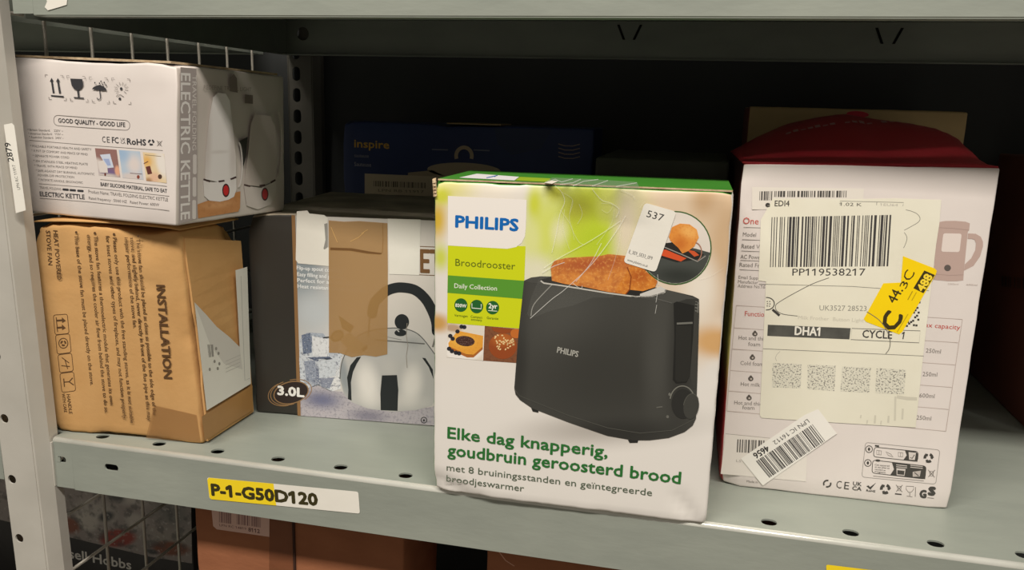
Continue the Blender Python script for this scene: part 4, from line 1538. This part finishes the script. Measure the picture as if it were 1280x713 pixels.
p.text('One', f1(80, 326), f1(196, 331), 8.0, REDI, 0)
for t, a, b, h_ in (('Model', f1(80, 419), f1(178, 423), 5), ('Rated V', f1(70, 506), f1(205, 512), 5), ('AC Powe', f1(62, 584), f1(205, 590), 5), ('Rated Fr', f1(55, 644), f1(205, 651), 5),
                  ('Email Supp', f3(117, 88), f3(275, 96), 4), ('Manufactur', f3(113, 124), f3(275, 132), 4), ('Address No.16', f3(110, 158), f3(332, 168), 4)):
    p.text(t, a, b, h_, LGF, 0)
for a, b in ((f1(85, 352), f1(215, 357)), (f1(75, 443), f1(215, 449)), (f1(70, 527), f1(215, 534)), (f1(62, 597), f1(215, 604)), (f1(55, 667), f1(215, 675))):
    p.stroke([a, b], .6, LGF)
GRD = (190, 176, 168)
p.stroke([(920.4, 382), (1203, 399.4)], .6, GRD)
p.stroke([(920.4, 382), (917.3, 410), (908.5, 514)], .6, GRD)
p.stroke([(1203, 399.4), (1182.3, 539.4)], .6, GRD)
p.stroke([(908.5, 514), (1182.3, 539.4)], .6, GRD)
for a, b in (((917.3, 410), (1197.6, 428.6)), ((915.2, 436.4), (1194, 456.4)), ((913, 463.3), (1189.6, 484.5)), ((911, 489), (1185.4, 512))):
    p.stroke([a, b], .6, GRD)
p.text('Function', f3(168, 389), f3(350, 398), 6.0, REDI, 0)
p.text('Max capacity', (1149, 408.4), f4(763, 521), 5.6, REDI, 0)
for t, a, b in (('250ml', f4(545, 666), f4(640, 673)), ('250ml', f6(672, 239), f6(780, 244)), ('600ml', f6(647, 398), f6(760, 404)), ('250ml', f6(626, 562), f6(735, 570))):
    p.text(t, a, b, 5.2, LGF, 0)
for t, a, b in (('Hot and thick', f3(118, 580), f3(360, 592)), ('foam', f3(195, 632), f3(292, 637)), ('Cold foam', f5(180, 156), f5(350, 166)), ('Hot milk', f5(183, 312), f5(326, 320)), ('Hot and thick', f5(135, 450), f5(360, 462)), ('foam', f5(195, 486), f5(285, 491))):
    p.text(t, a, b, 4.8, LGF, 0)
for c in (f3(250, 536), f5(270, 103), f5(258, 260), f5(245, 403)):
    p.ell(*c, 3.4, 3.0, (92, 86, 80), 0, n=12)
    p.ell(c[0] + .4, c[1] + .2, 1.3, 1.2, (200, 190, 182), 1, n=8)
    p.ell(c[0], c[1] - 3.2, 1.6, 1.0, (92, 86, 80), 0, n=8)
# jug drawing
JUG = (188, 164, 155)
p.poly([f2(*a) for a in ((675, 235), (720, 227), (790, 226), (860, 232), (890, 243), (885, 290), (876, 300), (848, 585), (845, 634), (800, 640), (740, 640), (640, 630), (644, 560), (660, 320))], JUG)
p.rrect([f2(*a) for a in ((708, 311), (834, 314), (819, 441), (693, 438))], 3, (226, 214, 207), 1)
p.stroke([f2(672, 272), f2(780, 278), f2(884, 290)], .5, (172, 148, 140), 1)
p.stroke([f2(645, 590), f2(750, 600), f2(846, 596)], .5, (172, 148, 140), 1)
p.poly([f2(*a) for a in ((878, 312), (930, 315), (965, 335), (980, 370), (980, 400), (960, 470), (915, 535), (850, 568), (856, 524), (900, 482), (928, 425), (932, 380), (922, 356), (905, 350), (874, 350))], JUG)
p.ell(*f2(737, 549), 4.2, 4.0, (96, 88, 84), 1)
p.text('250ml      600ml', f2(738, 664), f2(940, 670), 1.8, GRD, 0)
# bottom icons
IK = (72, 70, 66)
p.stroke(rounded([f8(420, 90), f8(1052, 155), f8(1016, 446), f8(388, 384)], 4), .6, (150, 146, 140), 0, True)
p.stroke(rounded([f8(495, 130), f8(868, 168), f8(862, 253), f8(486, 212)], 4), .8, IK, 0, True)
p.poly([f8(*a) for a in ((755, 157), (840, 164), (864, 186), (861, 254), (740, 241), (770, 200))], IK, 1)
p.poly([f8(*a) for a in ((785, 172), (848, 178), (838, 240), (790, 236))], (214, 206, 200), 2)
p.stroke([f8(800, 218), f8(815, 226), f8(835, 195)], .9, IK, 3)
p.stroke(rounded([f8(482, 240), f8(935, 292), f8(925, 402), f8(474, 350)], 4), .8, IK, 0, True)
p.poly([f8(*a) for a in ((645, 262), (915, 290), (935, 310), (926, 402), (628, 370), (662, 318))], IK, 1)
p.poly([f8(*a) for a in ((682, 308), (760, 316), (750, 375), (684, 368))], (208, 200, 194), 2)
p.poly([f8(*a) for a in ((690, 325), (750, 332), (746, 366), (690, 360))], IK, 3)
p.poly([f8(*a) for a in ((820, 340), (890, 330), (880, 380), (820, 382))], (190, 182, 176), 2)
p.stroke([f8(835, 345), f8(870, 375)], 1, IK, 3)
for y in (280, 296):
    p.stroke([f8(680, y), f8(772, y + 10)], 1.0, (206, 198, 192), 2)
    p.stroke([f8(800, y + 4), f8(905, y + 15)], 1.0, (206, 198, 192), 2)
for i, t in enumerate(('Cet appareil', 'et ses piles se', 'recyclent en', 'magasin')):
    p.text(t, f8(498, 286 + 19 * i), f8(622 if i < 2 else 590, 297 + 19 * i), 2.0, IK, 0)
p.stroke([f8(485, 376), f8(915, 418)], .7, LGF)
p.stroke([f8(500, 118), f8(535, 123)], 2.0, IK, 0)
p.ell(*f8(525, 244), 3.2, 1.4, IK, 1, 5)
for c in (f8(450, 148), f8(440, 265)):
    p.arc(*c, 4.2, 4.2, .9, IK)
    p.ell(*c, 1.6, 2.2, IK, n=8)
for c in (f8(535, 175), f8(718, 192)):
    p.stroke([(c[0] - 3, c[1] - 2.5), (c[0] + 3, c[1] - 1.8), (c[0] + 2.6, c[1] + 3.2), (c[0] - 2.8, c[1] + 2.6)], .6, LGF, 0, True)
    p.stroke([(c[0], c[1] - 2.5), (c[0], c[1] + 3)], .5, LGF, 0)
p.stroke([f8(592, 170), f8(635, 190), f8(655, 214), f8(612, 200)], .6, LGF, 0, True)
p.recycle(*f8(955, 222), 6.2, IK, 0)
p.binmark(*f8(980, 352), 5.2, LGF, 0)
c = f8(95, 441)
p.arc(*c, 4.4, 4.0, 1.9, IK, 0, -20, 110)
p.arc(*c, 4.4, 4.0, 1.9, IK, 0, 150, 290)
p.text('C', f8(170, 478), f8(214, 482), 9.2, IK, 0)
p.text('E', f8(237, 486), f8(278, 490), 9.0, IK, 0)
p.text('UK', f8(312, 454), f8(386, 461), 4.6, IK, 0, .02)
p.text('CA', f8(306, 493), f8(385, 501), 4.6, IK, 0, .02)
p.poly([f8(*a) for a in ((428, 462), (446, 455), (458, 470), (510, 432), (462, 492))], IK)
p.text('RoHS', f8(426, 506), f8(502, 514), 2.4, IK, 0, .03)
p.recycle(*f8(588, 486), 6.6, IK, 0)
p.binmark(*f8(706, 478), 5.0, LGF, 0)
p.stroke([f8(670, 527), f8(726, 533)], 1.6, IK)
p.stroke([f8(765, 462), f8(766, 490), f8(785, 515), f8(810, 512), f8(828, 490), f8(830, 465)], .7, LGF, 0, True)
p.stroke([f8(797, 515), f8(795, 548)], .7, LGF)
p.stroke([f8(770, 546), f8(818, 553)], .7, LGF)
p.stroke([f8(845, 470), f8(842, 552)], .8, LGF)
p.text('G', f8(875, 558), f8(942, 562), 9.0, IK, 0, .09)
p.text('S', f8(945, 533), f8(1014, 540), 9.4, IK, 0, .09)
p.stroke([f8(945, 560), f8(1000, 566)], .8, LGF)
p.text('Made in', f7(280, 604), f7(372, 612), 2.6, LGF, 0)
p.build('printed_text', tF, 'printed table, jug drawing and row of recycling symbols')

# lower faded label with barcode
p = Print(FF, 3)
p.poly([f7(110, 210), f7(470, 246), f7(770, 330), f7(762, 598), f7(70, 535)], (228, 222, 214))
p.bars([f7(205, 255), f7(425, 264), f7(420, 372), f7(200, 360)], (92, 88, 84), 1, 12, 11)
p.stroke([f7(110, 210), f7(470, 246)], .5, (170, 164, 156), 1)
p.text('LS', f7(195, 438), f7(235, 442), 3, (170, 164, 158), 1)
p.build('barcode_label', tF, 'faded barcode label beneath a crooked one')

# topmost label strip with a cut-off barcode
p = Print(FF, 3)
p.poly([(940, 234), (1080, 236), (1078, 262), (940, 262)], (230, 224, 214))
p.bars([f1(205, 85), f1(300, 84), f1(296, 152), f1(203, 152)], (84, 80, 78), 1, 6, 21)
p.bars([f1(315, 83), f1(850, 80), f1(848, 130), f1(313, 127)], (78, 75, 72), 1, 30, 22)
p.build('barcode_label', tF, 'label strip with a cut-off barcode')

# big shipping label
p = Print(FF, 6)
p.poly([(958.5, 262), (966, 248.5), (1060, 249), (1120, 248), (1176.5, 250), (1174, 280), (1170, 306), (1155.4, 430), (1144.4, 534.6), (1060, 529.5), (952, 522.5), (949.6, 519), (953.6, 437), (957.4, 352), (948, 351), (951, 275)], CREAM)
p.text('e', f1(246, 199), f1(282, 200), 7, (66, 64, 62), 1, .03)
p.text('EDI4', f1(316, 195), f1(426, 195), 7.0, (66, 64, 62), 1, .01)
p.stroke([f2(0, 120), f2(0, 90), f2(435, 100), f2(430, 125)], .6, (140, 138, 130), 1)
p.stroke([f2(252, 96), f2(250, 118)], .6, (140, 138, 130), 1)
p.text('1.02 K', f2(5, 122), f2(148, 126), 4.0, (92, 90, 84), 1)
p.text('1EU64', f2(280, 122), f2(395, 126), 3.0, (190, 186, 176), 1)
p.bars([(964.5, 271.6), (1114, 268.7), (1110, 333), (962.4, 334)], (66, 64, 64), 1, 44, 31)
p.text('PP119538217', f1(447, 710), f2(172, 601), 8.6, (66, 64, 62), 1)
p.stroke([f3(282, 131), f3(1037, 150), (1105, 361), (1161, 363.5)], .6, (120, 118, 110), 1)
p.curve([f3(*a) for a in ((850, 80), (715, 130), (560, 210), (450, 275), (418, 305), (425, 345), (480, 375), (595, 390))], .8, (96, 94, 88), 1)
p.arc(*f3(345, 290), 9.6, 7.8, 1.2, (66, 64, 62), 1, -95, 95)
p.stroke([f3(392, 337), f3(450, 386)], 3.2, (66, 64, 62), 1)
for a in ((350, 272), (370, 272), (352, 290), (372, 292), (350, 308), (368, 310)):
    p.ell(*f3(*a), .9, .8, (96, 94, 90), 1, n=6)
p.text('UK3527 28523', f3(772, 344), f4(168, 402), 6.4, (150, 148, 138), 1)
p.text('Milk Frother  Button Light', f3(600, 415), f3(1130, 440), 4.4, (206, 202, 186), 1)
p.poly([f3(355, 460), f3(1025, 488), f3(1015, 579), f3(350, 551)], surf('worn_black_ink', (74, 74, 70), (92, 92, 87), 90, .5), 1)
p.text('DHA1', f3(570, 541), f3(777, 550), 10.4, (236, 233, 222), 2, .035)
p.stroke([f4(75, 512), f4(510, 528), f4(502, 604), f4(68, 583)], .8, (110, 108, 102), 1, True)
p.text('CYCLE', f4(140, 570), f4(330, 578), 9.4, (70, 68, 66), 1, .02)
p.text('1', f4(396, 579), f4(404, 580), 9.0, (70, 68, 66), 1, .02)
p.stroke([f3(315, 655), f6(680, 90)], .7, (130, 128, 120), 1)
p.curve([f2(*a) for a in ((450, 150), (490, 160), (530, 180), (548, 210), (535, 235), (495, 260), (440, 290))], .6, (120, 118, 110), 1)
p.curve([f2(*a) for a in ((440, 305), (455, 330), (458, 350), (450, 380), (435, 412))], .6, (120, 118, 110), 1)
p.curve([f4(*a) for a in ((170, 405), (250, 460), (300, 530), (318, 590), (312, 640), (290, 672))], .7, (110, 108, 102), 6)
p.stroke([f5(475, 55), f5(450, 80), f5(440, 105), f5(450, 128)], .5, (180, 176, 164), 1)
spk = picture('worn_print', FF, (222, 219, 203), (), [(900, (112, 110, 104), .55, .58, .85)])
for q_ in ([f5(420, 143), f5(637, 150), f5(628, 330), f5(415, 322)], [f5(680, 152), f5(890, 162), f5(878, 350), f5(676, 335)], [f6(75, 168), f6(288, 178), f6(275, 362), f6(62, 352)], [f6(330, 180), f6(550, 192), f6(532, 375), f6(320, 365)]):
    p.poly(q_, spk, 1)
for x, y, h_ in ((420, 560, 26), (470, 480, 90), (525, 520, 40), (320, 560, 30), (262, 580, 14), (365, 585, 14), (215, 540, 12)):
    p.stroke([f6(x, y - h_), f6(x - 4, y + h_)], 2.4 if h_ > 20 else 1.6, (208, 204, 188), 1)
p.stroke([f6(480, 392), f6(560, 405), f6(630, 408)], 4, (206, 202, 186), 1)
p.build('shipping_label', tF, 'large worn cream label with barcode PP119538217 and DHA1')
# yellow sticker
YST = surf('yellow_sticker_paper', (250, 214, 8), (253, 220, 14), 20, .4)
YK = (62, 54, 22)
p = Print(FF, 9)
p.poly([f4(*a) for a in ((400, 52), (600, 130), (615, 145), (610, 165), (395, 535), (375, 550), (165, 470), (150, 452), (275, 225), (386, 220))], YST)
p.text('C', f4(352, 538), f4(404, 428), 21, YK, 1, .035)
p.text('44.', f4(350, 357), f4(402, 268), 12.0, YK, 1, .012)
p.text('3', f4(418, 262), f4(438, 222), 9.0, YK, 1, .0)
p.text('C', f4(446, 214), f4(478, 158), 11.5, YK, 1)
p.poly([f4(*a) for a in ((535, 143), (602, 172), (530, 288), (466, 256))], YK, 1)
p.text('488', f4(527, 282), f4(590, 180), 9.6, (250, 220, 60), 2, .04)
p.stroke([f4(430, 330), f4(460, 275)], 1.2, (176, 150, 20), 1)
p.stroke([f4(455, 335), f4(485, 282)], 1.0, (190, 162, 20), 1)
p.stroke([f4(362, 535), f4(432, 420)], 1.0, (196, 168, 20), 1)
p.build('sticker', tF, 'torn yellow sticker numbered 488')
p = Print(FF, 8)
for a in ((425, 495), (440, 480), (452, 470), (432, 470), (470, 410), (480, 395), (492, 380), (478, 440), (490, 430), (470, 490), (486, 492), (500, 410), (498, 455), (505, 345), (465, 462)):
    c = f4(*a)
    p.poly([(c[0] - 1.4, c[1] - 1), (c[0] + 1.2, c[1] - 1), (c[0] + 1.2, c[1] + 1.4), (c[0] - 1.4, c[1] + 1.4)], (60, 58, 56), 0)
o = p.build('print_fragment', tF)
o['kind'] = 'stuff'
# crooked label
p = Print(FF, 11)
p.poly([(1022.5, 511.2), (1046, 542), (953.4, 607), (926, 573.4), (1005, 519)], (238, 235, 228))
p.bars([f7(355, 430), f7(812, 132), f7(915, 268), f7(465, 565)], (64, 62, 62), 1, 42, 41)
p.text('LPN IC 16112', f7(770, 88), f7(490, 272), 5.4, (78, 76, 74), 1)
p.text('4656', f7(442, 300), f7(326, 374), 7.6, (58, 56, 54), 1, .03)
p.build('barcode_label', tF, 'crooked white barcode label ending in 4656')

# red lid, pushed up from inside into a shallow arch
prof = [(0.0, 0.0), (.05, .005), (.14, .0135), (.28, .0235), (.44, .0300), (.54, .0325), (.66, .0290), (.80, .0255), (.88, .0225), (.95, .0150), (1.0, .0)]


def ph(u_):
    for (a, b), (c, d) in zip(prof, prof[1:]):
        if u_ <= c:
            t = (u_ - a) / (c - a)
            return b + (d - b) * t
    return prof[-1][1]


m = MB()
NU, NV = 30, 16
V = {}
for i in range(NU + 1):
    for j in range(NV + 1):
        u_, v_ = i / NU, j / NV
        P_ = cF[0].lerp(cF[1], .004 + u_ * .992).lerp(cF[4].lerp(cF[5], u_), .012 + v_ * .86)
        t = min(1, v_ / (.8 - .5 * max(0.0, (u_ - .6) / .4)))
        k = t * t * (3 - 2 * t)
        P_.z += 0.0006 + ph(u_) * k + .0006 * noise.noise(Vector((u_ * 5, v_ * 4, 1)))
        V[i, j] = P_
for i in range(NU):
    for j in range(NV):
        m.quad(V[i, j], V[i + 1, j], V[i + 1, j + 1], V[i, j + 1])
o = m.build('lid_flap', [RED], tF, smooth=True, label='red lid bulging upwards')
solidify(o, 0.001, -1)
m = MB()
for i in range(7, 24):
    if i in (14, 19):
        continue
    a, b = V[i, 9], V[i + 1, 9]
    a2, b2 = V[i, 10], V[i + 1, 10]
    k0, k1 = .15, .45 + .2 * (i % 3)
    up = Vector((0, -.0002, .0005))
    m.quad(a.lerp(a2, k0) + up, a.lerp(b, .7).lerp(a2.lerp(b2, .7), k0) + up, a.lerp(b, .7).lerp(a2.lerp(b2, .7), k1) + up, a.lerp(a2, k1) + up)
o = m.build('lid_print', [ink((196, 150, 150))], tF, weld=False)
o['kind'] = 'stuff'

# ================================================================== goods in the shade behind
def plain_front(x0, x1, y, z0, z1):
    return (Vector((x0, y, z1)), Vector((x1, y, z1)), Vector((x1, y, z0)), Vector((x0, y, z0)), Vector((0, -1, 0)))


# navy cookware carton
fr = plain_front(-0.2214, 0.0605, 0.35, 0.0005, 0.2495)
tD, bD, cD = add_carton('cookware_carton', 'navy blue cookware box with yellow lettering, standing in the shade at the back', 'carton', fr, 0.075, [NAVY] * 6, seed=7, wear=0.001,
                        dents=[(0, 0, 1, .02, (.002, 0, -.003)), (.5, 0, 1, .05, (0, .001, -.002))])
FD = Face(fr[3], (0, -1, 0))
p = Print(FD, 2)
p.text('inspire', (442.8, 184.0), (486.6, 186.0), 9.5, (216, 172, 66), 0, .02)
p.text('sauteuse', (443, 196.5), (461, 197.4), 4.6, (150, 150, 160), 0)
p.text('Sauteuse', (443, 207.6), (464, 208.6), 5.0, (170, 170, 178), 0)
p.build('brand_text', tD, 'yellow and white lettering')
p = Print(FD, 2)
p.arc(580, 195, 9.8, 10.6, 4.6, (196, 178, 146), 0, 160, 380)
p.ell(580, 213, 46, 9.5, (188, 172, 142), 0, 2)
p.poly([(510, 216), (540, 213), (560, 222), (556, 232), (510, 228)], (176, 160, 132), 0)
p.stroke([(540, 187), (560, 187.5)], 1.6, (120, 124, 140), 0)
p.stroke([(592, 187.5), (612, 188.5)], 1.6, (120, 124, 140), 0)
p.poly([(618, 160), (690, 162), (676, 186), (640, 194), (622, 180)], (48, 62, 96), 0)
for k in range(4):
    p.stroke([(698, 180 + 5.2 * k), (706, 182.4 + 5.2 * k), (716, 182.6 + 5.2 * k), (725, 180.4 + 5.2 * k)], 1.2, (160, 140, 120), 0)
p.build('pan_picture', tD, 'picture of a pan lid with a ring handle')
p = Print(FD, 5)
p.poly([(456, 217), (552, 221), (552, 252), (456, 249)], (206, 190, 160))
p.bars([(467, 226), (532, 228.5), (532, 235.5), (467, 233)], (112, 100, 82), 1, 26, 51)
p.text('LPN RB 11917', (473, 239.5), (530, 241.5), 3.2, (120, 108, 90), 1)
p.build('barcode_label', tD, 'beige barcode label')
m = MB()
m.box((-.10, .3506, .2496), (-.04, .4, .2508))
m.build('top_flap', [KRAFT_T], tD)

# olive carton behind the toaster carton
fr = plain_front(0.0892, 0.1945, 0.15, 0.0005, 0.2310)
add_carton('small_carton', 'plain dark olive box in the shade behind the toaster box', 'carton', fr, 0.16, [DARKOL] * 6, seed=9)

# tan carton behind the frother carton
fr = plain_front(0.2112, 0.3969, 0.29, 0.0005, 0.2755)
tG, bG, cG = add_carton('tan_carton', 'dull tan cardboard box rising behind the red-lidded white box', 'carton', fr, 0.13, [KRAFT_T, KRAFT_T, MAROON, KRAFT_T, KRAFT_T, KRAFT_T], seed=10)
FG = Face(fr[3], (0, -1, 0))
p = Print(FG, 2)
p.ell(1072, 143, 14, 4, (196, 40, 60), 0, 3)
p.build('red_print', tG, 'small red mark')

# maroon carton at the right end
fr = (Vector((.4690, .250, .236)), Vector((.598, .250, .236)), Vector((.598, .250, .0005)), Vector((.4690, .250, .0005)), Vector((0, -1, 0)))
tH, bH, cH = add_carton('maroon_carton', 'dark reddish brown box at the right end of the shelf', 'carton', fr, 0.185, [MAROON] * 6, seed=11)
FH = Face((.4690, .3, 0), (-1, 0, 0))
p = Print(FH, 2)
p.bars([(1252, 345), (1284, 348), (1284, 362), (1252, 358)], (60, 36, 30), 0, 8, 61)
p.build('barcode', tH)

# ---- lower shelf
fr = plain_front(-0.2122, -0.0299, 0.03, LOW_Z + .0005, -0.048)
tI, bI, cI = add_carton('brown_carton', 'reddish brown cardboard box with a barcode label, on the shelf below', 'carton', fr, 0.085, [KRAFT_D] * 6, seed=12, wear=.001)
FI = Face(fr[3], (0, -1, 0))
p = Print(FI, 1)
p.poly([(264, 632), (337, 640), (336.8, 671.5), (271, 662), (266.5, 658)], (214, 178, 164))
for (a, b, sd_) in (((274, 289), (0, 0), 71), ((296, 312), (0, 0), 72), ((314, 326), (0, 0), 73)):
    x0, x1 = a
    k = (x0 - 264) * .118
    p.bars([(x0, 632 + k), (x1, 634 + k), (x1, 654 + k), (x0, 652 + k)], (138, 104, 100), 1, 7, sd_)
p.text('LPN RC 14819', (274.5, 658), (308, 662.8), 2.8, (120, 86, 80), 1)
p.text('8112', (310.5, 664.5), (325, 667), 4.6, (104, 72, 66), 1, .02)
p.build('barcode_label', tI, 'pinkish barcode label ending in 8112')
p = Print(FI, 1)
p.poly([(337, 636), (366, 640), (367, 760), (336, 760)], film('brown_tape_low', (120, 70, 44), .35, .3))
p.build('packing_tape', tI)
m = MB()
A_ = FI.P(367, 640)
m.box((A_.x - .0009, .0285, LOW_Z + .004), (A_.x + .0009, .0301, -.05))
m.build('flap_seam', [ink((58, 34, 24), .9)], tI)

fr = plain_front(0.0361, 0.30, 0.03, LOW_Z + .0005, -0.05)
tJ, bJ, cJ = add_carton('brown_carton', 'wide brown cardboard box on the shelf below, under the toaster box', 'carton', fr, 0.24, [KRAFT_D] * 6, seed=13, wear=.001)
FJ = Face(fr[3], (0, -1, 0))
p = Print(FJ, 1)
p.stroke([(623, 689), (632, 701), (643, 708)], 1.2, (200, 150, 124), 0)
p.build('tape_crease', tJ)

# box in the neighbouring bay
fr = plain_front(-0.70, -0.405, 0.30, LOW_Z + .0005, -0.19)
tK, bK, cK = add_carton('appliance_carton', 'dark kitchen appliance box with white lettering, behind the wire panel', 'carton', fr, 0.12, [surf('dark_grey_card', (56, 52, 52), (66, 62, 62), 10, .5, 0, .05, 60)] * 6, seed=14)
FK = Face(fr[3], (0, -1, 0))
p = Print(FK, 2)


def k7(x, y):
    return (40 + x / 5.795, 590 + y / 5.795)


food = picture('food_picture', FK, (150, 138, 134), [(60, 640, 14, 20, 0, (120, 60, 50), .6), (120, 640, 30, 18, 0, (176, 166, 160), .7), (160, 620, 30, 14, 0, (190, 180, 174), .7), (145, 622, 14, 8, 0, (84, 80, 80), .8),
                                                   (215, 640, 30, 30, 0, (112, 108, 104), .9), (215, 675, 34, 18, 0, (150, 140, 132), .8),
                                                   (109, 651, 15, 15, 0, (188, 178, 170), .4), (88, 657, 14, 12, 0, (132, 74, 54), .5), (133, 646, 13, 7, 25, (62, 60, 62), .6),
                                                   (147, 673, 26, 12, 14, (148, 52, 40), .35), (213, 686, 27, 10, 6, (124, 68, 44), .4), (170, 652, 16, 12, 0, (180, 170, 164), .6), (190, 690, 10, 4, 0, (70, 66, 66), .6)],
               [(70, (64, 60, 60), .5, .62, .6), (160, (190, 182, 176), .58, .7, .5)])
p.poly([k7(-300, 330), k7(270, 475), k7(560, 545), k7(850, 615), k7(1160, 665), k7(1150, 50), k7(-300, -120)], food)
p.build('food_picture', tK, 'printed food on pale plates')
p = Print(FK, 4)
p.text('Russell Hobbs', (60.5, 692.5), (164.5, 712.5), 11.0, (226, 220, 214), 0, .02)
p.build('brand_text', tK)
